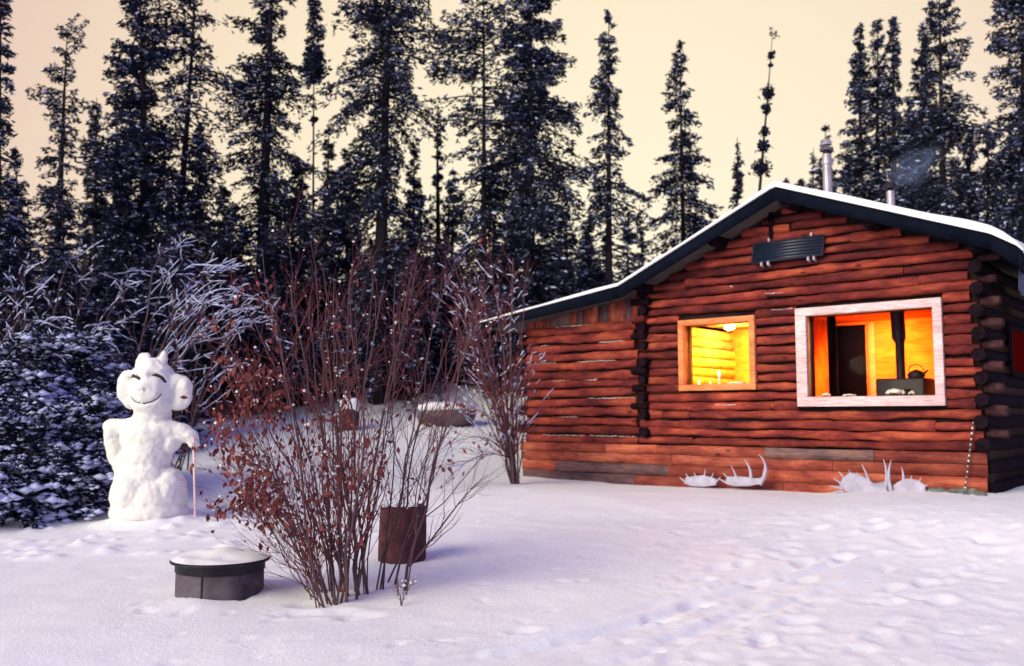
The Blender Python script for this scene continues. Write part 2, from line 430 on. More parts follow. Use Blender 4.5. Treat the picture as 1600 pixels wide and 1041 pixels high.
# ================================================================== CABIN
rc = np.random.RandomState(11)
cab = empty('log_cabin', (CO[0], CO[1], 0), math.atan2(EX[1], EX[0]))
tag(cab, 'red brown log cabin with two lit windows and snow on its low gable roof', 'cabin')
def roofz(x):   # underside line of the roof at the front
    return float(np.interp(x, [-7.9, -4.86, -2.42, .45], [3.02, 3.42, 4.46, 3.36]))
PITCHZ = .131
ZB = 1.09; WX0, WX1 = -4.93, -.10
winL = (-4.20, -2.96, 1.87, 2.93); winR = (-2.355, -.46, 1.625, 2.97)
def logpiece(x0, x1, z, rz=.060, ry=.060, y=-.01, mat='log', parent=cab, name='siding_log', k=9):
    L_ = x1-x0
    if L_ < .06: return
    n = max(3, int(L_/.09)+1); xs = np.linspace(0, L_, n)
    ph = rc.uniform(0, 50)
    zz = .016*vn(xs*1.3+ph, xs*0+ph)*2; yy = .012*vn(xs*1.7+ph, xs*0+7)*2
    r = 1+.46*vn(xs*2.7+ph, xs*0+1)+.28*vn(xs*7+ph, xs*0+5); r[0] *= .93; r[-1] *= .93
    b_ = MB(); a = np.arange(k)*2*np.pi/k
    jit = rc.uniform(.90, 1.1, k)
    V = np.stack([np.repeat(xs[:, None], k, 1), yy[:, None]+ry*r[:, None]*(np.cos(a)*jit)[None], zz[:, None]+rz*r[:, None]*(np.sin(a)*jit)[None]], -1)
    V[:, :, 1:] += rc.uniform(-.003, .003, V[:, :, 1:].shape)
    i = np.arange(n-1)[:, None]; j = np.arange(k)[None, :]; j2 = (j+1) % k
    b_.add(V.reshape(-1, 3), np.stack([i*k+j2, i*k+j, (i+1)*k+j, (i+1)*k+j2], -1).reshape(-1, 4))
    for e in (0, n-1): b_.add(np.vstack([V[e], V[e].mean(0)]), [((j, (j+1) % k, k) if e == 0 else ((j+1) % k, j, k)) for j in range(k)])
    o = b_.build(name, mat, parent, smooth=True); o.location = (x0, y, z)
    o.rotation_euler = (0, rc.uniform(-.004, .004), 0)
    return o
def row(x0, x1, z, joints, **kw):
    cuts = sorted([x0]+[c for c in joints if x0+.3 < c < x1-.3]+[x1])
    for a, b_ in zip(cuts[:-1], cuts[1:]): logpiece(a+.004, b_-.004, z+rc.uniform(-.008, .008), y=-.01+rc.uniform(-.012, .008), **kw)
z = ZB+.03; rown = 0
while z < 4.42:
    # horizontal extent under the roof
    xs = np.linspace(WX0, WX1+.02, 300); ok = [x for x in xs if roofz(x) > z+.015]
    if not ok: break
    x0, x1 = min(ok), max(ok)
    if z < 3.3: x0 = WX0+rc.uniform(-.02, .05); x1 = WX1+(.05 if rown % 2 else -.03)+rc.uniform(-.02, .02)
    joints = list(rc.uniform(x0, x1, rc.choice([0, 1, 1, 2])))
    segs = [(x0, x1)]
    for wx0, wx1, wz0, wz1 in (winL, winR):
        if z+.05 > wz0 and z-.05 < wz1:
            ns = []
            for a, b_ in segs:
                if a < wx0 < b_ or a < wx1 < b_:
                    if wx0-a > .05: ns.append((a, wx0-.002))
                    if b_-wx1 > .05: ns.append((wx1+.002, b_))
                else: ns.append((a, b_))
            segs = ns
    for a, b_ in segs: row(a, b_, z, joints)
    z += PITCHZ; rown += 1
# lean-to rows
z = ZB+.03; r2 = 0
while z < 3.02:
    e0 = -7.30+(-.10 if r2 % 2 else .06)+rc.uniform(-.03, .03)
    row(e0, -4.97+rc.uniform(-.04, .06), z, list(rc.uniform(-7, -5, rc.choice([0, 1]))), rz=.070, ry=.055, mat='log' if r2 % 5 != 3 else 'log')
    # thin snow caught on some rows
    if r2 % 2 == 0 or rc.rand() < .3:
        sb = MB(); c = []; 
        for _ in range(rc.randint(1, 4)):
            xa = rc.uniform(-7.0, -5.4); ln = rc.uniform(.1, .9); xx = np.arange(xa, min(xa+ln, -5.0), .035)
            if len(xx): c.append(np.stack([xx, -.058+rc.uniform(-.006, .006, len(xx)), z+.062+rc.uniform(-.006, .006, len(xx))], 1))
        if c:
            c = np.vstack(c); sb.blobs(c, np.stack([rc.uniform(.012, .03, len(c)), rc.uniform(.006, .012, len(c)), rc.uniform(.003, .009, len(c))], 1), r2)
            tag(sb.build('snow_dusting', 'packed_snow', cab), kind='stuff')
    z += .150; r2 += 1
for zz_, xa, xb in ((3.22, -3.0, -2.5), (2.98, -2.7, -2.4), (3.37, -3.6, -3.3), (1.79, -3.2, -2.9), (1.66, -3.6, -3.3)):
    sb = MB(); xx = np.arange(xa, xb, .03); c = np.stack([xx, np.full(len(xx), -.06), zz_+rc.uniform(-.006, .006, len(xx))], 1)
    sb.blobs(c, np.stack([rc.uniform(.012, .025, len(c)), rc.uniform(.006, .012, len(c)), rc.uniform(.003, .009, len(c))], 1), 4)
    tag(sb.build('snow_dusting', 'packed_snow', cab), kind='stuff')
# vertical boards over the lean-to
x = -7.22; bi = 0
while x < -4.98:
    w = rc.choice([.10, .13, .16, .2]) if bi != 3 else .46
    w = min(w, -4.96-x)
    if w < .03: break
    z1a, z1b = roofz(x)+.05, roofz(x+w)+.05
    bm_ = MB(); y0 = -.035+rc.uniform(-.01, .01); y1 = y0+.024
    v = [(.004, y0, 2.98), (w-.004, y0, 2.98), (w-.004, y1, 2.98), (.004, y1, 2.98), (.004, y0, z1a), (w-.004, y0, z1b), (w-.004, y1, z1b), (.004, y1, z1a)]
    v = [(p[2], p[1], -p[0]) for p in v]   # long axis on local x so the grain runs up
    bm_.add(v, [(0, 3, 2, 1), (4, 5, 6, 7), (0, 1, 5, 4), (1, 2, 6, 5), (2, 3, 7, 6), (3, 0, 4, 7)])
    o = bm_.build('vertical_board', 'grey_plank' if bi in (3, 5, 8, 11) else 'plank', cab); o.location = (x, 0, 0); o.rotation_euler = (0, R_(-90), 0)
    x += w; bi += 1
# base planks: three rows, broken into boards
def plank(x0, x1, z0, z1, y, mat='plank', t=.03, parent=cab, name='base_plank'):
    n = max(2, int((x1-x0)/.3)); xs = np.linspace(0, x1-x0, n+1); b_ = MB()
    wob = .008*vn(xs*2+rc.uniform(0, 40), xs*0)*2; wob2 = .008*vn(xs*2+rc.uniform(0, 40), xs*0)*2
    h = z1-z0
    V = np.stack([np.stack([xs, xs*0, wob], -1), np.stack([xs, xs*0, h+wob2], -1), np.stack([xs, xs*0+t, h+wob2], -1), np.stack([xs, xs*0+t, wob], -1)], 1)
    i = np.arange(n)[:, None]; j = np.arange(4)[None]; j2 = (j+1) % 4
    b_.add(V.reshape(-1, 3), np.stack([i*4+j, (i+1)*4+j, (i+1)*4+j2, i*4+j2], -1).reshape(-1, 4))
    b_.add(V[0], [(0, 1, 2, 3)]); b_.add(V[-1], [(3, 2, 1, 0)])
    o = b_.build(name, mat, parent); o.location = (x0, y, z0); return o
for (z0, z1, y, cuts, mats) in ((.92, 1.06, -.095, [-7.32, -5.55, -4.6, -2.85, -1.35, -.02], ['plank', 'plank', 'plank', 'grey_plank', 'plank']),
                          (.765, .915, -.085, [-7.30, -6.1, -4.35, -1.9, -.02], ['plank', 'plank', 'plank', 'plank']),
                          (.60, .76, -.092, [-7.28, -6.55, -4.4, -2.9, -.03], ['plank', 'grey_plank', 'plank', 'plank']),
                          (.30, .595, -.088, [-7.26, -5.0, -2.6, -.03], ['grey_plank', 'plank', 'plank'])):
    for a, b_, mt in zip(cuts[:-1], cuts[1:], mats): plank(a+.003, b_-.003, z0, z1, y+rc.uniform(-.008, .008), mt)
# dark core behind the siding, with openings for the windows
core = MB()
yA, yB = .035, .17
def corebox(x0, x1, z0, z1): core.box((x0, yA, z0), (x1, yB, z1))
iL = (winL[0]+.09, winL[1]-.09, winL[2]+.09, winL[3]-.08); iR = (winR[0]+.15, winR[1]-.11, winR[2]+.13, winR[3]-.11)
corebox(-7.28, iL[0], .3, 3.05); corebox(iL[0], iL[1], .3, iL[2]); corebox(iL[0], iL[1], iL[3], 3.05); corebox(iL[1], iR[0], .3, 3.05)
corebox(iR[0], iR[1], .3, iR[2]); corebox(iR[0], iR[1], iR[3], 3.05); corebox(iR[1], -.02, .3, 3.05)
prof = [(-7.28, roofz(-7.28)+.04), (-4.86, roofz(-4.86)+.04), (-2.42, roofz(-2.42)+.04), (-.02, roofz(-.02)+.04), (-.02, 3.05), (-7.28, 3.05)]
V = [(p[0], yA, p[1]) for p in prof]+[(p[0], yB, p[1]) for p in prof]
F4 = [(0, 1, 7, 6), (1, 2, 8, 7), (2, 3, 9, 8), (3, 4, 10, 9), (4, 5, 11, 10), (5, 0, 6, 11)]
core.add(V, F4); core.add(V, [(0, 5, 4), (0, 4, 1), (1, 4, 2), (2, 4, 3), (6, 10, 11), (6, 7, 10), (7, 8, 10), (8, 9, 10)])
core.build('wall_core', 'core', cab)
D = 5.2
# side and back walls
for n_, a, b_ in (('side_wall', (-7.28, .17, .3), (-7.12, D, 3.0)), ('back_wall', (-7.12, D-.16, .3), (-.2, D, 3.35))):
    q = MB(); q.box(a, b_); q.build(n_, 'core', cab)
# right side wall: real logs running back, ends poking out at the front corner
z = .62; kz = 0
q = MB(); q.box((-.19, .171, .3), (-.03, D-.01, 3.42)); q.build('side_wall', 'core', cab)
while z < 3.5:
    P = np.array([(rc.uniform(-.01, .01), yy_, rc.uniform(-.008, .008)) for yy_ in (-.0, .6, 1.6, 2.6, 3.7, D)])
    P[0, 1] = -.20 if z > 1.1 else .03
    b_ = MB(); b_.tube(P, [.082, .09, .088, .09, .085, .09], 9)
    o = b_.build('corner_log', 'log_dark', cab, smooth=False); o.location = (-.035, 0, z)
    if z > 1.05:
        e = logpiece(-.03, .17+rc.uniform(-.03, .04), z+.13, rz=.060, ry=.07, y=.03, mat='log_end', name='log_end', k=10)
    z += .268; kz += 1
# main-left corner: log ends poking out
z = 1.25
while z < 3.45:
    b_ = MB(); b_.tube([(0, -.17+rc.uniform(-.03, .03), 0), (0, .1, 0)], [.07, .08], 10); o = b_.build('log_end', 'log_dark', cab); o.location = (-4.80+rc.uniform(-.02, .02), 0, z)
    if rc.rand() < .9:
        b2 = logpiece(-5.02+rc.uniform(-.04, .02), -4.70+rc.uniform(-.1, .1), z+.135, rz=.055, ry=.055, y=-.09, mat='log_dark' if rc.rand() < .55 else 'log', name='log_end', k=8)
    z += .268
for z in (1.35, 1.6, 1.95, 2.25, 2.55, 2.85):
    b_ = MB(); b_.tube([(0, -.14, 0), (0, .1, 0)], [.075, .08], 10); o = b_.build('log_end', 'log_dark', cab); o.location = (-7.27, 0, z)
# ---- roof
rp_ = [(-7.86, 3.10), (-5.0, 3.47), (-2.42, 4.60), (.22, 3.60), (.50, 3.42)]    # top line of the deck
th = .10; YF = -.45; YR = D+.4
deck = MB()
V = [(x, YF, z) for x, z in rp_]+[(x, YR, z) for x, z in rp_]+[(x, YF, z-th) for x, z in rp_]+[(x, YR, z-th) for x, z in rp_]
n_ = len(rp_); F = []
for k in range(n_-1):
    F += [(k, k+1, n_+k+1, n_+k), (2*n_+k+1, 2*n_+k, 3*n_+k, 3*n_+k+1), (k+1, k, 2*n_+k, 2*n_+k+1), (n_+k, n_+k+1, 3*n_+k+1, 3*n_+k)]
F += [(0, n_, 3*n_, 2*n_), (n_-1, 3*n_-1, 4*n_-1, 2*n_-1)]
deck.add(V, F); roof = deck.build('roof', 'soffit', cab)
for (xa, za), (xb, zb), nm in ((rp_[0], rp_[1], 0), (rp_[1], rp_[2], 0), (rp_[2], rp_[3], 0), (rp_[3], rp_[4], 0)):
    f = MB(); d0 = .165 if za > 3.2 else .14; d1 = .165
    y0, y1 = YF-.035, YF-.003
    if xa == -7.86: d0 = .12
    if xb == .5: d1 = .22
    V = [(xa+.001, y0, za+.02), (xb-.001, y0, zb+.02), (xb-.001, y0, zb-d1), (xa+.001, y0, za-d0), (xa+.001, y1, za+.02), (xb-.001, y1, zb+.02), (xb-.001, y1, zb-d1), (xa+.001, y1, za-d0)]
    f.add(V, [(0, 3, 2, 1), (4, 5, 6, 7), (0, 1, 5, 4), (1, 2, 6, 5), (2, 3, 7, 6), (3, 0, 4, 7)]); f.build('fascia_board', 'fascia', cab)
f = MB(); f.box((.50, YF-.035, 3.17), (.53, YR, 3.44)); f.build('eave_board', 'fascia', cab)
f = MB(); f.box((-7.89, YF-.035, 2.98), (-7.86, YR, 3.12)); f.build('eave_board', 'fascia', cab)
# snow blanket on the roof
sx = np.concatenate([np.linspace(-7.9, .2, 110), np.linspace(.24, .56, 10)]); sy = np.concatenate([[YF-.07, YF-.062, YF-.04], np.linspace(YF, YR, 26)])
top = np.interp(sx, [p[0] for p in rp_], [p[1] for p in rp_]); top[sx > .5] = 3.42-(sx[sx > .5]-.5)*1.2
XX, YY = np.meshgrid(sx, sy)
thk = np.interp(sx, [-7.9, -5.5, -3.5, -2.42, -1.2, 0, .35, .56], [.02, .055, .055, .075, .09, .10, .09, .03])[None, :]*(1+.35*vn(XX*2, YY*2))+.004
edge = np.array([0, .6, .9]+[1.0]*26)[:, None]
ZZ = top[None, :]+.022+thk*edge
smb = MB(); nx_, ny_ = len(sx), len(sy); i = np.arange(ny_-1)[:, None]; j = np.arange(nx_-1)[None, :]
smb.add(np.stack([XX, YY, ZZ], -1).reshape(-1, 3), np.stack([i*nx_+j, i*nx_+j+1, (i+1)*nx_+j+1, (i+1)*nx_+j], -1).reshape(-1, 4))
low = np.stack([sx, np.full(nx_, YF-.04), top+.018], -1); up = np.stack([XX[0], YY[0], ZZ[0]], -1)
smb.add(np.vstack([low, up]), [(k, k+1, nx_+k+1, nx_+k) for k in range(nx_-1)])
rr = np.stack([np.full(ny_, sx[-1]), sy, np.full(ny_, top[-1]+.0)], -1); ur = np.stack([XX[:, -1], YY[:, -1], ZZ[:, -1]], -1)
smb.add(np.vstack([rr, ur]), [(k, k+1, ny_+k+1, ny_+k) for k in range(ny_-1)])
o = smb.build('roof_snow', 'snow', cab, smooth=True)
# purlin ends under the eaves
for px_, py_, r_ in ((1000, 446, .09), (1117, 384, .10), (1232, 321, .10), (1358, 350, .10), (1520, 392, .09)):
    w_ = wl(px_, py_, -.30); b_ = MB(); b_.tube([(0, -.16, 0), (0, .0, 0), (0, .5, .0)], [r_*.93, r_, r_], 12)
    o = b_.build('purlin_end', 'log_dark', cab, smooth=False); o.location = (w_[0], -.22, roofz(w_[0])+.03-.02)
# gable king post scrap
b_ = MB(); b_.box((-.03, -.09, 0), (.03, -.06, .38)); o = b_.build('gable_batten', 'log_dark', cab); o.location = (-2.68, 0, 3.99)
# ---- windows
def window(rect, inner, mat, lab):
    x0, x1, z0, z1 = rect; ix0, ix1, iz0, iz1 = inner
    fr = MB(); yf0, yf1 = -.105, -.03
    pieces = [((x0, yf0, iz1), (x1, yf1, z1)), ((x0, yf0, z0), (x1, yf1, iz0)), ((x0, yf0, iz0), (ix0, yf1, iz1)), ((ix1, yf0, iz0), (x1, yf1, iz1))]
    e = MB()
    for a, b_ in pieces: e.box(a, b_)
    wo = e.build('window', mat, cab); tag(wo, lab)
    bv = wo.modifiers.new('b', 'BEVEL'); bv.width = .006; bv.segments = 2
    # reveal boards
    r = MB(); t_ = .02
    r.box((ix0-.02, -.03, iz0-.02), (ix0, .175, iz1+.02)); r.box((ix1, -.03, iz0-.02), (ix1+.02, .175, iz1+.02))
    r.box((ix0, -.03, iz1), (ix1, .175, iz1+.02)); r.box((ix0, -.03, iz0-.02), (ix1, .19, iz0))
    r.build('reveal', 'inwood', wo)
    p = MB(); p.box((ix0, .0, iz0), (ix1, .006, iz1)); p.build('pane', 'glass', wo)
window(winL, iL, 'frame_orange', 'small square window in orange wood frame with a candle inside')
window(winR, iR, 'frame_pale', 'large window in pale pink wood frame with a stove pipe inside')
# ---- interior
YI = 2.75
def ibox(name, a, b_, mat='inwood', **kw):
    q = MB(); q.box(a, b_); o = q.build(name, mat, cab); return o
ibox('floor', (-7.1, .18, .5), (-.2, YI+.1, .62)); ibox('ceiling', (-4.78, .18, 3.02), (-.2, YI+.1, 3.10))
ibox('interior_wall', (-4.78, YI, .62), (-.2, YI+.1, 3.02)); ibox('partition', (-2.98, .18, .62), (-2.90, YI, 3.02))
ibox('interior_wall', (-.28, .18, .62), (-.20, YI, 3.02))
for k in range(14):
    q = MB(); zz_ = .75+k*.165
    q.tube([(-4.80, .18, 0), (-4.80+rc.uniform(-.01, .01), 1.4, rc.uniform(-.015, .015)), (-4.80, YI, 0)], .088, 8); o = q.build('interior_log', 'inwood', cab, smooth=True); o.location = (0, 0, zz_)
a = wl(1308, 507, YI-.03); b_ = wl(1351, 507, YI-.03)
ibox('interior_door', (a[0], YI-.06, .63), (b_[0], YI-.005, a[2]-.03), 'indoor')
a = wl(1299, 500, 1.6); ibox('post', (a[0]-.05, 1.55, .63), (a[0]+.05, 1.65, 3.01), 'indoor')
a = wl(1358, 500, YI-.05); ibox('trim_board', (a[0]-.05, YI-.04, .63), (a[0]+.07, YI-.006, 3.0), 'frame_pale')
# tall post strip in the partition's shade
def lamp(name, loc, e, c, r=.08):
    l = bpy.data.lights.new(name, 'POINT'); l.energy = e; l.color = c; l.shadow_soft_size = r
    o = bpy.data.objects.new(name, l); col.objects.link(o); o.location = c2w(loc); return o
def spot(name, loc, to, e, c):
    l = bpy.data.lights.new(name, 'SPOT'); l.energy = e; l.color = c; l.spot_size = R_(150); l.spot_blend = .6; l.shadow_soft_size = .08
    o = bpy.data.objects.new(name, l); col.objects.link(o); o.location = c2w(loc); d_ = c2w(to)-c2w(loc); o.rotation_euler = Vector(-d_).to_track_quat('Z', 'Y').to_euler(); return o
kl = wl(1140, 514, 1.9)
cl = MB(); cl.tube([(0, 0, -.02), (0, 0, .0), (0, 0, .06), (0, 0, .09)], [.03, .09, .09, .04], 16); cl_ = cl.build('lamp_globe', 'lampglow', smooth=True); cl_.location = c2w(kl); tag(cl_, 'glowing round lamp high in the small window', 'lamp')
lamp('kitchen_lamp', kl+np.array([0, 0, -.10]), 190, (1.0, .66, .10), .06)
spot('kitchen_wall_fill', (-3.3, .45, 2.8), (-4.5, 2.4, 1.8), 1500, (1.0, .60, .05))  # added spot that brightens the kitchen walls, no fitting stands there
lamp('candle_light', wl(1124, 573, .34)+np.array([0, 0, .02]), 6, (1.0, .6, .15), .02)
spot('room_lamp', (-1.9, 1.75, 2.85), (-1.9, 2.8, 1.7), 820, (1.0, .17, .015))
lamp('stove_side_lamp', (-.75, 2.1, 1.5), 30, (1.0, .28, .03), .05)
# ---- outside fittings
sp = empty('solar_panel', c2w((-2.43, -.12, 3.80)), math.atan2(EX[1], EX[0])); tag(sp, 'dark blue solar panel clipped across the gable logs', 'solar panel')
q = MB(); q.box((-.52, -.02, -.15), (.52, .02, .15)); q.build('panel_frame', 'panel_line', sp)
for k in range(6):
    z0 = -.138+k*.046
    q = MB(); q.box((-.50, -.024, z0), (.50, -.0205, z0+.044)); o = q.build('cell_strip', 'panel', sp)
for dx, dz in ((-.28, .18), (.34, .18), (-.36, -.18), (-.26, -.18), (.32, -.18), (.40, -.18)):
    q = MB(); q.box((dx-.009, -.03, dz-.028), (dx+.009, .06, dz+.028)); q.box((dx-.016, -.034, dz-.008), (dx+.016, -.030, dz+.008)); q.build('clip', 'clip', sp)
sp.rotation_euler = (R_(-14), 0, sp.rotation_euler[2])
def stack(name, px0, px1, ytop, off, zroof, lab, cap):
    a = wl(px0, ytop, off); b_ = wl(px1, ytop, off); cx = (a[0]+b_[0])/2; rad = (b_[0]-a[0])/2
    w = c2w((cx, off, zroof)); e = empty(name, w); tag(e, lab, 'chimney')
    H = a[2]-zroof
    q = MB(); q.tube([(0, 0, -.1), (0, 0, H)], rad, 20); q.build('pipe', 'galv', e, smooth=False)
    q = MB(); q.tube([(0, 0, -.02), (0, 0, .05), (0, 0, .12)], [rad*2.2, rad*1.7, rad*1.05], 20); q.build('flashing', 'steel_dark', e)
    if cap:
        q = MB(); q.tube([(0, 0, H-.16), (0, 0, H-.09)], rad*1.25, 20); q.build('collar', 'galv', e)
        q = MB(); q.tube([(0, 0, H-.0), (0, 0, H+.06)], rad*.8, 16); q.build('cap_neck', 'steel_dark', e)
        q = MB(); q.tube([(0, 0, H+.06), (0, 0, H+.10)], rad*1.5, 20); q.build('cap_plate', 'steel_grey', e)
        q = MB(); q.tube([(0, 0, H+.15), (0, 0, H+.22), (0, 0, H+.26)], [rad*1.25, rad*.8, rad*.1], 16); q.build('cap_cone', 'galv', e)
    else:
        q = MB(); q.tube([(0, 0, H), (0, 0, H+.04)], rad*.7, 12); q.build('cap_neck', 'steel_dark', e)
        q = MB(); q.tube([(0, 0, H+.04), (0, 0, H+.10), (0, 0, H+.14)], [rad*2.0, rad*1.6, rad*.2], 18); q.build('cap_cone', 'steel_dark', e)
    return c2w((cx, off, a[2]))
stack('stove_chimney', 1285, 1298.5, 243, 1.6, 4.55, 'tall galvanised stove pipe with ringed cap standing on the roof', True)
smk = stack('stove_chimney', 1385, 1397.5, 300, 2.0, 4.28, 'short dark-capped stove pipe low on right roof slope, giving off smoke', False)
# smoke wisps
ms = bpy.data.materials.new('smoke'); ms.use_nodes = True; t = ms.node_tree; t.nodes.clear()
o_ = t.nodes.new('ShaderNodeOutputMaterial'); pv = t.nodes.new('ShaderNodeVolumePrincipled'); pv.inputs['Color'].default_value = (.45, .62, .95, 1)
tcn = t.nodes.new('ShaderNodeTexCoord'); f_ = nz(t, tcn.outputs['Object'], 2.2, 4, .6, 1.0)
ln_ = t.nodes.new('ShaderNodeVectorMath'); ln_.operation = 'LENGTH'; t.links.new(tcn.outputs['Object'], ln_.inputs[0])
fo = t.nodes.new('ShaderNodeMapRange'); fo.interpolation_type = 'SMOOTHSTEP'; fo.inputs[1].default_value = .98; fo.inputs[2].default_value = .1; fo.inputs[3].default_value = 0; fo.inputs[4].default_value = 1
t.links.new(ln_.outputs['Value'], fo.inputs[0])
r_ = t.nodes.new('ShaderNodeMapRange'); r_.inputs[1].default_value = .42; r_.inputs[2].default_value = .75; r_.inputs[3].default_value = 0; r_.inputs[4].default_value = 2.2
t.links.new(f_, r_.inputs[0]); mu = t.nodes.new('ShaderNodeMath'); mu.operation = 'MULTIPLY'; t.links.new(r_.outputs[0], mu.inputs[0]); t.links.new(fo.outputs[0], mu.inputs[1])
t.links.new(mu.outputs[0], pv.inputs['Density']); t.links.new(pv.outputs[0], o_.inputs['Volume'])
M['smoke'] = ms
bm = bmesh.new(); bmesh.ops.create_icosphere(bm, subdivisions=3, radius=1); me = bpy.data.meshes.new('smoke'); bm.to_mesh(me); bm.free(); me.materials.append(ms)
o = bpy.data.objects.new('smoke', me); col.objects.link(o); dr_ = np.array([.95, .75, .62])
o.location = smk+dr_*.62+np.array([0, 0, .12]); o.rotation_euler = Vector(dr_).to_track_quat('X', 'Z').to_euler(); o.scale = (.98, .40, .36)
tag(o, 'thin blue smoke drifting right from the short stove pipe', 'smoke', kind='stuff')
# right side: tarp under the eave, red lit side window
tp = MB(); ys = np.linspace(-.35, 3.4, 40); zs = np.linspace(0, 1, 6)
YY, SS = np.meshgrid(ys, zs); hang = .34+.22*vn(ys*1.5, ys*0+2)[None, :]+.25*(ys[None, :] < .3)*0
ZZ = 3.20-SS*hang; XX = .47+.03*np.sin(YY*9)*SS+.02*np.sin(YY*23+1)*SS
ny_ = len(zs); nx_ = len(ys); i = np.arange(ny_-1)[:, None]; j = np.arange(nx_-1)[None, :]
tp.add(np.stack([XX, YY, ZZ], -1).reshape(-1, 3), np.stack([i*nx_+j, i*nx_+j+1, (i+1)*nx_+j+1, (i+1)*nx_+j], -1).reshape(-1, 4))
to = tp.build('hanging_tarp', 'tarp', smooth=True); to.location = (CO[0], CO[1], 0); to.rotation_euler = (0, 0, math.atan2(EX[1], EX[0]))
sm_ = to.modifiers.new('s', 'SOLIDIFY'); sm_.thickness = .006
tag(to, 'dark blue tarp hanging from the right eave of the cabin', 'tarp')
def side_y(px):
    d = ray(px, 530); t_ = ((CO+EX*.07-CAM) @ EX)/(d @ EX); P = CAM+d*t_
    return (P-CO) @ EY, P[2]
ya, _ = side_y(1576); 
q = MB(); q.box((.062, ya, 2.0), (.10, ya+1.3, 2.07)); q.box((.062, ya, 2.60), (.10, ya+1.3, 2.67)); q.box((.062, ya, 2.07), (.10, ya+.07, 2.60)); q.box((.062, ya+1.23, 2.07), (.10, ya+1.3, 2.60))
wo = q.build('window', 'log_dark', cab); tag(wo, 'side window glowing dull red behind a curtain')
q = MB()
for k in range(12): q.box((.060+.01*(k % 2), ya+.07+k*.0966, 2.07), (.075+.01*(k % 2), ya+.07+(k+1)*.0966-.001, 2.60))
q.build('curtain', 'curtain', wo)

# ---- things inside
fr = math.atan2(EX[1], EX[0])
cx_ = wl(1418, 600, 1.2); st = empty('wood_stove', c2w((cx_[0], 1.2, .62)), fr); tag(st, 'black wood stove with its pipe, behind the large window', 'stove')
zt = wl(1405, 592, 1.2)[2]-.62
q = MB(); q.box((-.36, -.25, .15), (.30, .25, zt)); bo = q.build('body', 'black', st); bv = bo.modifiers.new('b', 'BEVEL'); bv.width = .03; bv.segments = 2
for dx in (-.32, .26):
    for dy in (-.21, .21):
        q = MB(); q.box((dx-.02, dy-.02, 0), (dx+.02, dy+.02, .15)); q.build('leg', 'black', st)
pxx = wl(1406, 540, 1.2)[0]-cx_[0]
q = MB(); q.tube([(pxx, 0, zt-.01), (pxx, 0, 1.9), (pxx-.01, 0, 1.98), (pxx-.02, 0, 2.39)], [.062, .062, .095, .095], 14); q.build('pipe', 'black', st, smooth=True)
q = MB(); q.box((-.18, -.27, .3), (.12, -.251, zt-.15)); q.build('door', 'black', st)
kt = wl(1432, 600, 1.15); kt = empty('kettle', c2w((kt[0], 1.15, .62+zt)), fr); tag(kt, 'dark round kettle with a hoop handle on the stove', 'kettle')
q = MB(); q.tube([(0, 0, 0), (0, 0, .04), (0, 0, .09), (0, 0, .12)], [.10, .12, .09, .02], 16); q.build('pot', 'black', kt, smooth=True)
q = MB(); q.tube([(.10*math.cos(a_), 0, .10+.09*math.sin(a_)) for a_ in np.linspace(0, math.pi, 12)], .008, 6); q.build('handle', 'black', kt)
q = MB(); q.tube([(.09, 0, .05), (.16, 0, .11)], [.025, .012], 8); q.build('spout', 'black', kt)
def candle(px_, pyb, h, lab, r=.016, fl=.02, off=.12):
    w = wl(px_, pyb, off); e = empty('candle', c2w((w[0], off, iL[2]))); tag(e, lab, 'candle')
    q = MB(); q.tube([(0, 0, 0), (0, 0, .008), (0, 0, .010)], [r*2, r*2, r*1.2], 12); q.build('dish', 'wax', e)
    q = MB(); q.tube([(0, 0, .01), (0, 0, h)], r, 10); q.build('wax', 'wax', e)
    q = MB(); q.tube([(0, 0, h), (0, 0, h+fl*.6), (0, 0, h+fl*1.6), (0, 0, h+fl*2.6)], [fl*.3, fl*.6, fl*.42, .001], 8); q.build('flame', 'flame', e, smooth=True)
candle(1124, 597, .13, 'tallest burning candle in the middle of the small window', fl=.034)
candle(1092, 600, .035, 'short lit candle at left end of small window sill', r=.02, fl=.016)
candle(1110, 600, .03, 'low dim candle between the tall candle and the left one', r=.015, fl=.008)
w = wl(1150, 596, .11); q = MB(); q.box((-.13, -.05, 0), (.13, .06, .012)); q.box((-.11, -.04, .012), (.12, .06, .03)); o = q.build('magazine', 'paper'); o.location = c2w((w[0], .11, iL[2]+.001)); o.rotation_euler = (R_(8), 0, fr); tag(o, 'small stack of papers lying on the small window sill', 'papers')
for (pxa, wd, hh, lab) in ((1292, .10, .045, 'crumpled cloth at left corner of the large window sill'), (1327, .16, .03, 'long low cloth on large window sill below the dark door'), (1398, .22, .075, 'biggest pale heap on the large window sill in front of stove'), (1425, .07, .05, 'small pale lump right of the big heap on window sill')):
    w = wl(pxa, 616, .10); q = MB(); c = np.array([(rc.uniform(-wd/2, wd/2), rc.uniform(-.04, .04), 0) for _ in range(26)])
    c[:, 2] = hh*.5*np.exp(-(c[:, 0]/wd*2)**2); q.blobs(c, np.stack([np.full(26, wd*.13), np.full(26, .03), np.full(26, hh*.5)], 1), 3)
    o = q.build('cloth', 'paper', smooth=True); o.location = c2w((w[0], .10, iR[2]+hh*.3)); o.rotation_euler = (0, 0, fr); tag(o, lab, 'cloth')

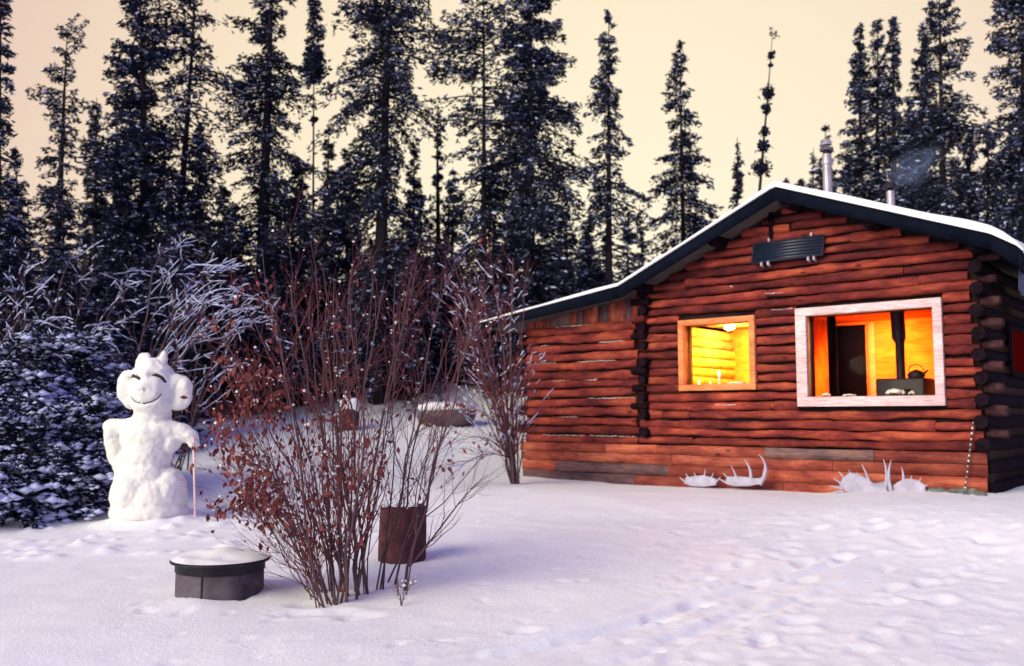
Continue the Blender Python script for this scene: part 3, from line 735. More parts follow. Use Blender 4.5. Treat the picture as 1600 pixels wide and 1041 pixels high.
# ---- antlers leaning on the base planks
def antler(palm, tines, lab, cen, off=-.30, curve=.25):
    base = wl(cen[0], cen[1], off)
    def pt(p):
        w = wl(p[0], p[1], off); x_, z_ = w[0]-base[0], w[2]-base[2]
        return np.array([x_, -curve*abs(x_)**1.6*1.2+.12*z_, z_])
    ym_ = max(p[1] for p in palm); P = [pt((p[0], ym_-(ym_-p[1])*1.4)) for p in palm]; c = np.mean(P, axis=0); bm = bmesh.new()
    rings = []
    for f_, th_ in ((1.0, .006), (.86, .013), (.45, .016)):
        rings.append(([bm.verts.new(c+(p-c)*f_+np.array([0, -th_, 0])) for p in P], [bm.verts.new(c+(p-c)*f_+np.array([0, th_, 0])) for p in P]))
    cf, cb = bm.verts.new(c+np.array([0, -.012, 0])), bm.verts.new(c+np.array([0, .02, 0])); n = len(P)
    for k in range(n):
        k2 = (k+1) % n
        for (f0, b0_), (f1, b1_) in zip(rings[:-1], rings[1:]):
            bm.faces.new((f0[k], f0[k2], f1[k2], f1[k])); bm.faces.new((b0_[k2], b0_[k], b1_[k], b1_[k2]))
        bm.faces.new((rings[-1][0][k], rings[-1][0][k2], cf)); bm.faces.new((rings[-1][1][k2], rings[-1][1][k], cb)); bm.faces.new((rings[0][0][k2], rings[0][0][k], rings[0][1][k], rings[0][1][k2]))
    bmesh.ops.recalc_face_normals(bm, faces=bm.faces[:])
    q = MB(); bm.verts.index_update(); vv = np.array([v.co[:] for v in bm.verts])
    for nv in (3, 4):
        F = [[v.index for v in f.verts] for f in bm.faces if len(f.verts) == nv]
        if nv == 3: q.add(vv, F)
        else: q.f.append((np.array(F), 0))
    bm.free()
    for tn in tines:
        T = bez([pt(p) for p in tn[:-1]], 6); r_ = tn[-1]*1.35; q.tube(T, [r_, r_*.95, r_*.8, r_*.6, r_*.4, r_*.12], 7)
    o = q.build('moose_antler', 'antler', smooth=True)
    o.location = c2w((base[0], off, base[2])); o.rotation_euler = (0, 0, fr)
    tag(o, lab, 'antler', 'moose antlers along the foot of the cabin wall')
    return o
antler([(1382, 779), (1365, 780), (1345, 777), (1325, 771), (1316, 764), (1320, 756), (1330, 750), (1342, 752), (1352, 756), (1364, 762), (1374, 765), (1384, 760)],
       [((1322, 768), (1310, 767), (1305, 770), .013), ((1320, 763), (1310, 760), (1303, 758), .014), ((1322, 757), (1314, 752), (1307, 746), .014), ((1327, 753), (1320, 744), (1314, 736), .014), ((1335, 753), (1333, 744), (1328, 734), .014), ((1342, 755), (1343, 746), (1339, 737), .013), ((1362, 765), (1355, 742), (1346, 725), .018), ((1380, 774), (1389, 745), (1378, 718), .022), ((1383, 785), (1384, 770), (1384, 758), .03)],
       'pale antler palm with spread tines, left half of the right hand pair', (1385, 780))
antler([(1402, 779), (1418, 773), (1432, 775), (1444, 777), (1449, 770), (1446, 763), (1436, 759), (1424, 757), (1414, 757), (1404, 760), (1395, 764), (1396, 774)],
       [((1442, 775), (1451, 777), (1459, 778), .013), ((1445, 770), (1452, 769), (1458, 766), .013), ((1442, 763), (1447, 759), (1453, 757), .013), ((1433, 761), (1438, 753), (1440, 746), .013), ((1424, 760), (1425, 751), (1423, 743), .013), ((1410, 762), (1413, 746), (1407, 730), .018), ((1395, 776), (1382, 745), (1390, 719), .022), ((1394, 786), (1395, 774), (1398, 764), .03)],
       'pale antler palm with spread tines, right half of the right hand pair', (1393, 782))
antler([(1192, 757), (1170, 760), (1148, 760), (1134, 757), (1136, 749), (1146, 749), (1158, 749), (1170, 750), (1182, 751), (1192, 750)],
       [((1138, 755), (1130, 752), (1124, 747), .013), ((1142, 752), (1136, 745), (1130, 739), .013), ((1152, 752), (1149, 740), (1141, 728), .015), ((1172, 753), (1176, 735), (1161, 718), .020), ((1188, 757), (1207, 728), (1183, 710), .024)],
       'antler with one tall curved tine below the small window', (1165, 758), curve=.12)
antler([(1120, 759), (1100, 761), (1080, 760), (1070, 757), (1072, 750), (1084, 749), (1097, 748), (1110, 750), (1120, 752)],
       [((1074, 755), (1067, 750), (1062, 745), .012), ((1080, 752), (1074, 745), (1071, 739), .012), ((1088, 751), (1086, 743), (1083, 737), .012), ((1098, 751), (1101, 742), (1100, 733), .013), ((1108, 752), (1113, 745), (1114, 738), .012), ((1117, 755), (1123, 750), (1126, 745), .012)],
       'low short-tined antler half buried in snow, leftmost along the wall', (1095, 758), curve=.12)
# chain and bundle at the corner
a = wl(1521, 662, -.13); b_ = wl(1508, 768, -.16); q = MB(); nl = 26
for k in range(nl):
    f_ = k/(nl-1); c = a*(1-f_)+b_*f_; u = np.array([0, 0, 1]); w_ = np.array([1, 0, 0]) if k % 2 else np.array([0, 1, 0])
    ring = [c-a+u*.026*math.cos(t_)+w_*.014*math.sin(t_) for t_ in np.linspace(0, 2*math.pi, 9)]
    q.tube(ring, .006, 5, mi=0, cap=False)
    if k % 2 == 0: q.blobs((c-a)[None]+np.array([[0, -.01, .01]]), np.array([[.009, .008, .012]])*(1+(k*7 % 5)/5), k, 1)
o = q.build('hanging_chain', ['steel_grey', 'packed_snow']); o.location = c2w(a); o.rotation_euler = (0, 0, fr); tag(o, 'frosty chain hanging down the right end of the base planks', 'chain')
w = wl(1505, 774, -.28); CB = (w[0], -.28, w[2]+.02)
o = None
BUNDLE_AT = CB
#BUNDLE

# ================================================================== SNOW FIGURE
def remeshed(name, pieces, voxel, disp=.02):
    bm = bmesh.new()
    for kind, *a in pieces:
        if kind == 'e':
            c, r, = a; m_ = Matrix.Translation(c) @ Matrix.Diagonal((*r, 1)); bmesh.ops.create_icosphere(bm, subdivisions=3, radius=1, matrix=m_)
        else:
            P, Rr = a
            P = np.array(P); Rr = np.array(Rr)
            for k in range(len(P)-1):
                L_ = np.linalg.norm(P[k+1]-P[k]); n = max(2, int(L_/(.4*min(Rr[k], Rr[k+1])))+1)
                for f_ in np.linspace(0, 1, n):
                    c = P[k]*(1-f_)+P[k+1]*f_; r = Rr[k]*(1-f_)+Rr[k+1]*f_
                    bmesh.ops.create_icosphere(bm, subdivisions=2, radius=r, matrix=Matrix.Translation(c))
    me = bpy.data.meshes.new(name); bm.to_mesh(me); bm.free()
    o = bpy.data.objects.new(name, me); col.objects.link(o)
    r = o.modifiers.new('r', 'REMESH'); r.mode = 'VOXEL'; r.voxel_size = voxel
    s = o.modifiers.new('s', 'SMOOTH'); s.factor = .5; s.iterations = 9
    if disp:
        tx = bpy.data.textures.new('lumps', 'CLOUDS'); tx.noise_scale = .09; tx.noise_depth = 3
        d = o.modifiers.new('d', 'DISPLACE'); d.texture = tx; d.strength = disp; d.mid_level = .5; d.texture_coords = 'LOCAL'
    dg = bpy.context.evaluated_depsgraph_get(); me2 = bpy.data.meshes.new_from_object(o.evaluated_get(dg))
    o.modifiers.clear(); o.data = me2; bpy.data.meshes.remove(me)
    for p in me2.polygons: p.use_smooth = True
    return o
SY = 11.0; K = SY/FPX
sbx, sby = at(236, 806, SY)[0], SY
sbz = gz(sbx, sby)
S0 = np.array([sbx, sby, sbz])
def S(px_, py_, dy=0): return at(px_, py_, SY)+np.array([0, dy, 0])-S0
def E_(px_, py_, rx, ry, rz_, dy=0): return ('e', S(px_, py_, dy), (rx*K, rz_*K, ry*K))
def cap_(pts, rad): return ('c', [S(*p) for p in pts], [r*K for r in rad])
pieces = [E_(240, 610, 35, 38, 38), E_(240, 630, 31, 22, 33, -.03), E_(239, 588, 33, 24, 33), E_(240, 574, 21, 15, 22), E_(240, 618, 26, 22, 20, -.15),
          E_(203, 596, 19, 19, 12), E_(198, 610, 16, 22, 11), E_(205, 627, 12, 13, 10), E_(214, 604, 14, 16, 14), E_(286, 606, 15, 18, 12), E_(284, 622, 16, 18, 12), E_(278, 632, 12, 10, 11), E_(270, 600, 14, 16, 14), E_(276, 594, 12, 10, 12),
          cap_([(215, 580), (216, 566), (223, 556), (231, 556), (234, 572)], [5, 5, 5.5, 5, 6]), cap_([(249, 576), (255, 562), (256, 552)], [9, 7.5, 5]),
          E_(238, 650, 29, 20, 27), E_(229, 684, 40, 32, 34), E_(218, 668, 34, 17, 26), E_(248, 670, 34, 17, 26), E_(229, 712, 38, 36, 36),
          cap_([(208, 667), (175, 668), (175, 692), (182, 718), (200, 742)], [13, 14, 12, 12, 16]), E_(198, 748, 18, 20, 24),
          cap_([(250, 672), (280, 675), (297, 681)], [19, 16, 13]), cap_([(298, 682), (303, 693)], [12, 9]), E_(268, 690, 14, 18, 18), E_(255, 704, 13, 18, 20),
          E_(229, 742, 39, 34, 38), E_(236, 778, 55, 38, 48), E_(264, 768, 26, 38, 34), E_(234, 800, 60, 24, 54), E_(213, 772, 35, 40, 44, -.05), E_(247, 722, 16, 30, 30)]
sm = empty('snowman', S0); tag(sm, 'troll-like snowman with big ears and small horns, smiling and leaning on a cane', 'snowman')
body = remeshed('body', pieces, .016, .035); body.parent = sm; body.data.materials.clear(); body.data.materials.append(M['packed_snow'])
me = body.data; nV = len(me.vertices); co = np.empty(nV*3, np.float32); me.vertices.foreach_get('co', co); co = co.reshape(-1, 3)
bvh = BVHTree.FromPolygons([Vector(v) for v in co], [tuple(p.vertices) for p in me.polygons])
def face_pt(px_, py_):
    o_ = Vector(S(px_, py_)); h = bvh.ray_cast(Vector((o_.x, -2, o_.z)), Vector((0, 1, 0)))
    return np.array(h[0]) if h[0] else np.array([o_.x, -.3, o_.z])
mouth = [(214+3*0, 621), (221, 627), (230, 630), (240, 631), (250, 628), (258, 623), (263, 616)]
browL = [(209, 591), (216, 588), (224, 590), (231, 594)]; browR = [(247, 588), (253, 587), (260, 591), (266, 599)]
dent = []
for pl, w_, dp in ((mouth, .022, .03), (browL, .035, .05), (browR, .035, .05)):
    for a, b_ in zip(pl[:-1], pl[1:]):
        for f_ in (0, .33, .66): dent.append((face_pt(a[0]+(b_[0]-a[0])*f_, a[1]+(b_[1]-a[1])*f_), w_, dp))
dent += [(face_pt(235, 611), .018, .03), (face_pt(242, 611), .018, .03)]
dy = np.zeros(nV)
for c, w_, dp in dent:
    d2 = ((co-c)**2).sum(1)/w_**2; dy = np.maximum(dy, dp*np.exp(-d2))
# a soft nose / muzzle
nose = face_pt(238, 607); d2 = (((co-nose)/np.array([.10, .2, .07]))**2).sum(1); dy -= .05*np.exp(-d2)
co[:, 1] += dy; me.vertices.foreach_set('co', co.astype(np.float32).ravel()); me.update()
bvh = BVHTree.FromPolygons([Vector(v) for v in co], [tuple(p.vertices) for p in me.polygons])
q = MB(); P = np.array([face_pt(*p)+np.array([0, -.002, 0]) for p in mouth]); q.tube(P, [.006, .008, .009, .008, .009, .008, .005], 6); q.build('mouth', 'charcoal', sm)
for br in (browL, browR):
    q = MB(); P = np.array([face_pt(*p)+np.array([0, .004, 0]) for p in br]); q.tube(P, [.010, .024, .026, .016], 7); q.build('eye', 'charcoal', sm)
for p in ((235.5, 611), (242.5, 611)):
    q = MB(); c = face_pt(*p)[None]+np.array([[0, .002, 0]]); q.blobs(c, np.array([[.009, .008, .010]]), 1); q.build('nostril', 'charcoal', sm)
a = at(302, 690, SY-.06); b_ = at(306, 800, SY-.06); b_[2] = min(b_[2], gz(b_[0], b_[1])-.05)
q = MB(); q.tube([a-b_+np.array([0, 0, .05]), np.zeros(3)], [.014, .012], 10); o = q.build('walking_cane', 'cane', smooth=True); o.location = b_; tag(o, 'pale pink cane under the snowman\'s right-hand arm, stuck upright in snow', 'cane')

pcs = [('e', (rc.randn()*.16, rc.randn()*.05, rc.randn()*.02), (rc.uniform(.05, .10), rc.uniform(.04, .07), rc.uniform(.03, .05))) for _ in range(16)]
o = remeshed('cloth_bundle', pcs, .012, .05); o.data.materials.clear(); o.data.materials.append(M['bundle'])
o.location = c2w(BUNDLE_AT); o.rotation_euler = (0, 0, fr); tag(o, 'grey-green crumpled bundle on snow at the right cabin corner', 'bundle')
# ================================================================== FIRE RING
px0, pz = at(337, 930, 7.15)[0], gz(at(337, 930, 7.15)[0], 7.15)
fb = empty('fire_ring', (px0, 7.25, pz-.04)); tag(fb, 'low round steel fire ring with a flared rim, heaped with snow', 'fire pit')
rim_z = at(337, 886, 6.9)[2]-(pz-.04)
def ringmesh(prof, k=56, jit=0):
    q = MB(); a = np.arange(k)*2*np.pi/k; V = np.array([[(r*math.cos(t_), r*math.sin(t_), z) for t_ in a] for r, z in prof]); n = len(prof)
    i = np.arange(n-1)[:, None]; j = np.arange(k)[None, :]; j2 = (j+1) % k
    q.add(V.reshape(-1, 3), np.stack([i*k+j, i*k+j2, (i+1)*k+j2, (i+1)*k+j], -1).reshape(-1, 4)); return q
ringmesh([(.325, -.05), (.330, .0), (.328, rim_z-.06), (.315, rim_z-.06), (.31, -.05)]).build('ring_wall', 'steel_grey', fb, smooth=False)
ringmesh([(.329, rim_z-.075), (.336, rim_z-.073), (.337, rim_z-.02), (.372, rim_z-.006), (.376, rim_z+.006), (.370, rim_z+.010), (.320, rim_z+.002), (.312, rim_z-.075), (.329, rim_z-.075)]).build('rim', 'steel_dark', fb, smooth=False)
for aa in (-96,):
    q = MB(); t_ = R_(aa); x_, y_ = .331*math.cos(t_), .331*math.sin(t_); q.tube([(x_, y_, .0), (x_, y_, rim_z-.07)], .006, 6); q.build('seam', 'steel_dark', fb)
k = 48; q = MB(); rr_ = np.linspace(0, .366, 16); a_ = np.arange(k)*2*np.pi/k
RR, AA = np.meshgrid(rr_, a_, indexing='ij'); XX = RR*np.cos(AA); YY = RR*np.sin(AA)
ZZ = rim_z+.013+.028*(1-(RR/.37)**6)+.05*np.exp(-((XX-.06)**2+(YY-.02)**2)/.02)+.035*np.exp(-((XX+.16)**2+(YY-.12)**2)/.012)-.03*np.exp(-((XX-.2)**2+(YY-.1)**2)/.006)+.03*vn(XX*9, YY*9)*(RR < .34)
i = np.arange(15)[:, None]; j = np.arange(k)[None, :]; j2 = (j+1) % k
q.add(np.stack([XX, YY, ZZ], -1).reshape(-1, 3), np.stack([i*k+j, (i+1)*k+j, (i+1)*k+j2, i*k+j2], -1).reshape(-1, 4)); q.build('snow_heap', 'snow', fb, smooth=True)
# stump behind the bush
sx_, sy_ = at(628, 880, 8.5)[0], 8.5; sg = gz(sx_, sy_)
stp = empty('chopping_block', (sx_, sy_, sg-.05)); tag(stp, 'tall dark red-brown upright log section standing in snow behind the bush', 'log')
k = 36; hs = at(628, 790, 8.5)[2]-(sg-.05); zs = np.linspace(0, hs, 10); q = MB(); rr_ = np.random.RandomState(2)
fl = 1+.05*np.sin(np.arange(k)*2.1)+rr_.uniform(-.035, .035, k); a_ = np.arange(k)*2*np.pi/k
V = np.array([[(.205*fl[t_]*(1+.05*math.sin(z_*4+1))*math.cos(a_[t_])+.02*z_, .205*fl[t_]*math.sin(a_[t_]), z_+(rr_.uniform(-.012, .012) if z_ > hs-.01 else 0)) for t_ in range(k)] for z_ in zs])
i = np.arange(9)[:, None]; j = np.arange(k)[None, :]; j2 = (j+1) % k
q.add(V.reshape(-1, 3), np.stack([i*k+j, i*k+j2, (i+1)*k+j2, (i+1)*k+j], -1).reshape(-1, 4)); q.build('bark', 'rust', stp, smooth=False)
q = MB(); q.add(np.vstack([V[-1]*np.array([.96, .96, 1])-np.array([0, 0, .002]), [[.02*hs, 0, hs]]]), [(t_, (t_+1) % k, k) for t_ in range(k)]); q.build('cut_top', 'rust', stp)
q = MB(); c = np.array([(rr_.uniform(-.15, .15), rr_.uniform(-.15, .15), hs+.004) for _ in range(60)]); q.blobs(c, np.stack([rr_.uniform(.02, .05, 60), rr_.uniform(.02, .05, 60), rr_.uniform(.005, .012, 60)], 1), 3); tag(q.build('snow_dusting', 'snow', stp), kind='stuff')

# ================================================================== SHRUBS
def side_twigs(P, r0, n, rnd, Lr=(.3, .8), ang=(.35, .8), start=.07, up=.25, npt=5, flat=1.0):
    out = []
    m_ = len(P)
    for _ in range(n):
        f_ = rnd.uniform(start, .97); i_ = min(int(f_*(m_-1)), m_-2); p = P[i_]+(P[i_+1]-P[i_])*(f_*(m_-1)-i_)
        T = P[i_+1]-P[i_]; T /= np.linalg.norm(T)+1e-9
        s_ = rnd.randn(3)*np.array([1, 1, flat]); s_ -= T*(s_ @ T); s_ /= np.linalg.norm(s_)+1e-9
        a_ = rnd.uniform(*ang); d = T*math.cos(a_)+s_*math.sin(a_); Ln = rnd.uniform(*Lr)*(1.1-f_*.6)
        e = p+d*Ln+np.array([0, 0, up*Ln*rnd.uniform(.2, 1)]); mid = p+d*Ln*.5+rnd.randn(3)*Ln*.06
        out.append((bez([p, mid, e], npt)+np.vstack([np.zeros(3), rnd.randn(npt-1, 3)*Ln*.02]), r0*(1-.75*f_)*.55))
    return out
def shrub_obj(name, label, cat, base, stems, rnd, leaf_fn=None, snow_mode='specks', twn=(8, 14), tw2=(2, 4), mats=('twig_dark', 'twig_red'), group=None, Lr=(.3, .8), snowamt=1.0, upk=.25, leafsize=.03, stemparts=True):
    e = empty(name, base); tag(e, label, cat, group); B = np.array(base)
    allp = []; lone = MB()
    for P, r0 in stems:
        q = MB() if stemparts else lone
        n = len(P); q.tube(P-B, np.linspace(r0, r0*.25, n), 5, mi=0, cap=False); allp.append(P)
        t1 = side_twigs(P, r0, rnd.randint(*twn), rnd, Lr, up=upk, flat=.4 if snow_mode == 'laden' else 1)
        if t1:
            A = np.array([t[0] for t in t1])-B; rr = np.array([t[1] for t in t1])
            q.tubes(A, np.maximum(rr, .0022)[:, None]*np.linspace(1, .4, A.shape[1])[None], 3, 1)
        t2 = []
        for p_, r_ in t1:
            allp.append(p_)
            t2 += side_twigs(p_, r_, rnd.randint(*tw2), rnd, (Lr[0]*.4, Lr[1]*.45), up=upk, flat=.4 if snow_mode == 'laden' else 1)
        if t2:
            A = np.array([t[0] for t in t2])-B; rr = np.array([t[1] for t in t2])
            q.tubes(A, np.maximum(rr, .0016)[:, None]*np.linspace(1, .5, A.shape[1])[None], 3, 1)
            allp += [t[0] for t in t2]
        if stemparts: q.build('stem', list(mats), e)
    if not stemparts: lone.build('stems', list(mats), e)
    # snow
    sq = MB(); cs = []; rsn = []; lad = []; ladr = []
    for P in allp:
        seg = P[1:]-P[:-1]; Ls = np.linalg.norm(seg, axis=1)
        for a, d, l_ in zip(P[:-1], seg, Ls):
            hz = math.hypot(d[0], d[1])/(l_+1e-9)
            if snow_mode == 'laden':
                if hz > .55 and rnd.rand() < .5*snowamt:
                    r_ = rnd.uniform(.004, .010); lad.append(np.stack([a-d*.1, a+d*.5+np.array([0, 0, .003]), a+d*1.1])+np.array([0, 0, r_*.8])); ladr.append([r_*.5, r_, r_*.5])
            else:
                if rnd.rand() < .05*snowamt*(1+2*hz):
                    cs.append((a+np.array([0, 0, .008]))[None]); s_ = rnd.uniform(.004, .011)*(1+.8*(rnd.rand() < .12)); rsn.append(np.array([[s_, s_, s_*.8]]))
    if lad:
        sl = MB(); sl.tubes(np.array(lad)-B, np.array(ladr), 4); tag(sl.build('branch_snow', 'shade_blue_bough_snow', e, smooth=True), kind='stuff')
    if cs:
        c = np.vstack(cs)-B; sq.blobs(c, np.vstack(rsn), 4); tag(sq.build('snow_clumps', 'shade_blue_bough_snow' if snow_mode == 'laden' else 'packed_snow', e), kind='stuff')
    if leaf_fn:
        pts = np.vstack([p for p in allp if len(p) <= 5 or True]); jit = pts+rnd.randn(*pts.shape)*.025
        rep = []
        for p in jit:
            k_ = leaf_fn(p)
            n = int(k_)+(rnd.rand() < k_ % 1)
            for _ in range(n): rep.append(p+rnd.randn(3)*.03)
        if rep:
            c = np.array(rep)-B; n = len(c); d = rnd.randn(n, 3)*.5+np.array([0, 0, -.9]); d /= np.linalg.norm(d, axis=1)[:, None]
            w_ = np.cross(d, rnd.randn(n, 3)); w_ /= np.linalg.norm(w_, axis=1)[:, None]; s_ = rnd.uniform(.55, 1.2, n)[:, None]*leafsize
            lq = MB(); lq.quads(c+d*s_, d*s_, w_*s_*.42+rnd.randn(n, 3)*.002); lq.quads(c+d*s_*1.1+w_*s_*.25, d*s_*.8, (w_*.3+np.cross(d, w_)*.35)*s_)
            tag(lq.build('leaves', 'leaf', e), kind='stuff')
            k2 = rnd.rand(n) < .16
            if k2.any():
                sl = MB(); sl.blobs(c[k2]+np.array([0, 0, .006]), rnd.uniform(.007, .016, (k2.sum(), 3)), 5); tag(sl.build('leaf_snow', 'packed_snow', e), kind='stuff')
    return e
def pix(p):    # place -> photograph pixel, used to say which twigs bear leaves
    d = np.asarray(p)-CAM; f_ = d[1]*cp_+d[2]*sp_; u_ = -d[1]*sp_+d[2]*cp_
    return 800+FPX*d[0]/f_, 520.5-FPX*u_/f_
rb = np.random.RandomState(21)
# the big bush: its stems fan out of a few clumps
stems = []
spec = []
for k in range(29):
    f_ = k/28
    bx = np.interp(f_, [0, .25, .5, .75, 1], [496, 518, 545, 570, 638])+rb.uniform(-8, 8)
    tx = np.interp(f_, [0, .15, .5, .85, 1], [372, 425, 560, 700, 785])+rb.uniform(-35, 35)
    ty = rb.uniform(365, 470) if .12 < f_ < .95 else rb.uniform(430, 600)
    spec.append((bx, tx, ty, rb.uniform(.005, .011)*(1+.35*(rb.rand() < .2))))
spec += [(510, 352, 640, .008), (500, 360, 560, .008), (515, 400, 700, .007), (505, 410, 760, .006), (520, 375, 690, .008), (500, 420, 800, .005), (508, 385, 735, .006), (495, 350, 690, .006), (505, 345, 720, .006), (512, 360, 660, .007), (508, 352, 600, .007), (500, 372, 770, .005), (530, 345, 480, .010), (525, 365, 430, .010)]
spec += [(560, 500, 520, .019), (545, 470, 450, .015), (632, 745, 470, .014), (575, 560, 430, .014)]
bgy = gz(-1.17, 7.1)
for bx, tx, ty, r0 in spec:
    Yb = 7.15+rb.uniform(-.22, .30)+(.25 if bx > 595 else 0); Yt = Yb+rb.uniform(-.55, .55)
    b0 = at(bx, 930, Yb); b0[2] = gz(b0[0], Yb)-.03; e = at(tx, ty, Yt)
    mid = b0*.5+e*.5; mid[0] = b0[0]+(e[0]-b0[0])*rb.uniform(.22, .62); mid[2] += rb.uniform(-.05, .2)
    P = bez([b0, mid, e], 12); n = len(P); P[1:] += np.cumsum(rb.randn(n-1, 3)*.020, 0); stems.append((P, r0))
# the low branch reaching right past the log
P = bez([at(640, 885, 7.4), at(690, 830, 7.35), at(720, 770, 7.3), at(762, 742, 7.3)], 9); stems.append((P, .010))
def leafy(p):
    x, y = pix(p)
    if y > 860 or y < 420: return .004
    k_ = .006
    if x < 440: k_ = .34 if 560 < y < 800 else .08
    elif x < 560 and y > 600: k_ = .10
    elif x < 650 and 600 < y < 780: k_ = .07
    elif y > 500: k_ = .015
    return k_*(1.3 if vn(p[0:1]*6, p[2:3]*6)[0] > .0 else .35)
shrub_obj('leafy_bush', 'big red-twigged bush with dry red leaves low on its left side, beside the fire ring', 'bush', (-1.17, 7.15, bgy), stems, rb, leafy, 'specks', (10, 18), (2, 5), snowamt=.38, Lr=(.18, .80), leafsize=.034)
# small seedling in front
rt = np.random.RandomState(4); b0 = at(627, 932, 6.95); b0[2] = gz(b0[0], 6.95)-.01; st_ = [(bez([b0, b0+np.array([rt.uniform(-.03, .03), 0, .1]), b0+np.array([rt.uniform(-.1, .1), rt.uniform(-.05, .05), rt.uniform(.15, .22)])], 6), .004) for _ in range(4)]
shrub_obj('twig_sprout', 'tiny bare sprout poking through snow in front of the big bush', 'shrub', tuple(b0), st_, rt, None, 'specks', (3, 5), (1, 2), Lr=(.05, .12), stemparts=False)
# willow at the lean-to corner
rw = np.random.RandomState(31); stems = []
for tx, ty, r0 in ((806, 400, .035), (768, 380, .022), (722, 395, .025), (700, 450, .018), (835, 420, .014), (690, 500, .015), (745, 430, .02), (780, 470, .014), (700, 380, .02), (828, 560, .012), (760, 520, .012), (676, 420, .014)):
    b0 = at(rw.uniform(800, 812), 745, 14.0); b0[2] = gz(b0[0], 14.0)-.03; e = at(tx, ty, 14.0+rw.uniform(-1.2, .8)); mid = b0*.5+e*.5; mid[0] = b0[0]+(e[0]-b0[0])*.35; mid[2] += .3
    P = bez([b0, mid, e], 12); P[1:] += np.cumsum(rw.randn(11, 3)*.02, 0); stems.append((P, r0))
for (ex_, ey_) in ((700, 700), (690, 760), (730, 640)):
    b0 = at(803, 720, 13.9); e = at(ex_, ey_, 13.2); P = bez([b0, (b0+e)/2+np.array([0, 0, .5]), e], 8); stems.append((P, .010))
shrub_obj('bare_willow', 'bare reddish willow with a forked trunk at left end of the cabin', 'willow', (0.05, 14.0, gz(.05, 14.0)), stems, rw, lambda p: .03, 'laden', (12, 18), (3, 5), mats=('twig_dark', 'twig_red'), Lr=(.4, 1.1), snowamt=.35, leafsize=.05)
# arching snow-laden willows on the left
rl = np.random.RandomState(41)
def arch(bpx, bpy_, Yb, tips, seed, label, amt=1.0, twn=(7, 11)):
    rnd = np.random.RandomState(seed); st_ = []
    b_ = at(bpx, bpy_, Yb); bz = gz(b_[0], Yb)
    for tx, ty in tips:
        b0 = np.array([b_[0]+rnd.uniform(-.25, .25), Yb+rnd.uniform(-.25, .25), bz-.03]); e = at(tx, ty, Yb+rnd.uniform(-.9, .6))
        mid = b0*.4+e*.6; mid[2] = max(e[2], b0[2])+rnd.uniform(-.1, .45)
        st_.append((bez([b0, mid, e], 11)+np.vstack([np.zeros(3), rnd.randn(10, 3)*.02]), rnd.uniform(.010, .02)))
    return shrub_obj('snowy_willow', label, 'willow', (b_[0], Yb, bz), st_, rnd, None, 'laden', twn, (2, 4), mats=('twig_dark', 'twig_dark'), group='snow-laden willows left of the clearing', Lr=(.5, 1.2), snowamt=amt, upk=-.08, stemparts=True)
arch(170, 640, 13.0, [(300, 400), (350, 440), (370, 470), (390, 505), (330, 420), (260, 390), (345, 500), (400, 480), (310, 470)], 1, 'arching willow sweeping up right above the snowman, branches lined with snow')
arch(60, 640, 13.5, [(120, 400), (180, 430), (200, 470), (40, 410), (10, 450), (230, 440), (150, 500)], 2, 'snow-lined willow left of the snowman\'s head, above the snowy spruces')
arch(290, 640, 15.0, [(330, 440), (395, 470), (430, 500), (260, 430), (370, 520), (300, 480)], 3, 'low willow behind the snowman\'s right ear, reaching toward the bush')
arch(-20, 640, 12.5, [(30, 470), (60, 500), (90, 560), (10, 520), (-20, 480)], 4, 'snow-lined willow at left edge of the view above the spruces', amt=.8)
arch(440, 600, 22, [(480, 430), (560, 470), (400, 440), (610, 500), (520, 420)], 5, 'dim willow behind the middle of the red bush', amt=.9)
arch(650, 590, 23, [(600, 450), (700, 430), (740, 480), (660, 400), (780, 500)], 6, 'dim willow behind the snow bank left of the cabin', amt=1.0)
# dry grass at the path's end
rg = np.random.RandomState(6); c0 = at(325, 655, 20.5); q = MB(); n = 420
b0 = np.stack([c0[0]+rg.randn(n)*.55, 20.5+rg.randn(n)*.4, np.zeros(n)], 1); b0[:, 2] = G(b0[:, 0], b0[:, 1])-.02
hh = rg.uniform(.25, .55, n); tip = b0+np.stack([rg.randn(n)*.10, rg.randn(n)*.1, hh], 1); md = (b0+tip)/2+np.array([0, 0, .03])
q.tubes(np.stack([b0, md, tip], 1), np.tile([[.010, .008, .002]], (n, 1)), 3); o = q.build('dry_grass', 'grass'); tag(o, 'patch of dry red-brown grass at the end of the snowy path', 'grass', kind='stuff')
# boulder with snow cap and stump behind the bush
def rock(px_, pyb, Y_, w_, h_, label, name='boulder', cat='rock', mat='stone', seed=1):
    c = at(px_, pyb, Y_); z0 = gz(c[0], Y_); e = empty(name, (c[0], Y_, z0)); tag(e, label, cat)
    rnd = np.random.RandomState(seed)
    for nm, mt, sc3, dz in (('stone' if name == 'boulder' else 'wood', mat, (w_/2, w_/3, h_/2), h_*.42), ('snow_cap', 'snow', (w_/2*1.02, w_/3*1.0, h_*.28), h_*.86)):
        bm = bmesh.new(); bmesh.ops.create_icosphere(bm, subdivisions=3, radius=1)
        for v in bm.verts:
            p = np.array(v.co); p = np.sign(p)*np.abs(p)**.65; n_ = 1+.3*float(vn(np.array([p[0]*2+seed]), np.array([p[2]*2+p[1]]))[0])
            v.co = (p[0]*sc3[0]*n_, p[1]*sc3[1]*n_, p[2]*sc3[2]*n_+dz)
        me = bpy.data.meshes.new(nm); bm.to_mesh(me); bm.free(); me.materials.append(M[mt])
        for p in me.polygons: p.use_smooth = True
        o = bpy.data.objects.new(nm, me); col.objects.link(o); o.parent = e
rock(697, 672, 19.0, 1.15, .42, 'wide dark boulder capped with snow at the foot of the bank behind the bush')
rock(545, 680, 18.5, .40, .55, 'dark snow-topped stump seen through the middle of the red bush', 'tree_stump', 'stump', 'rust', 3)

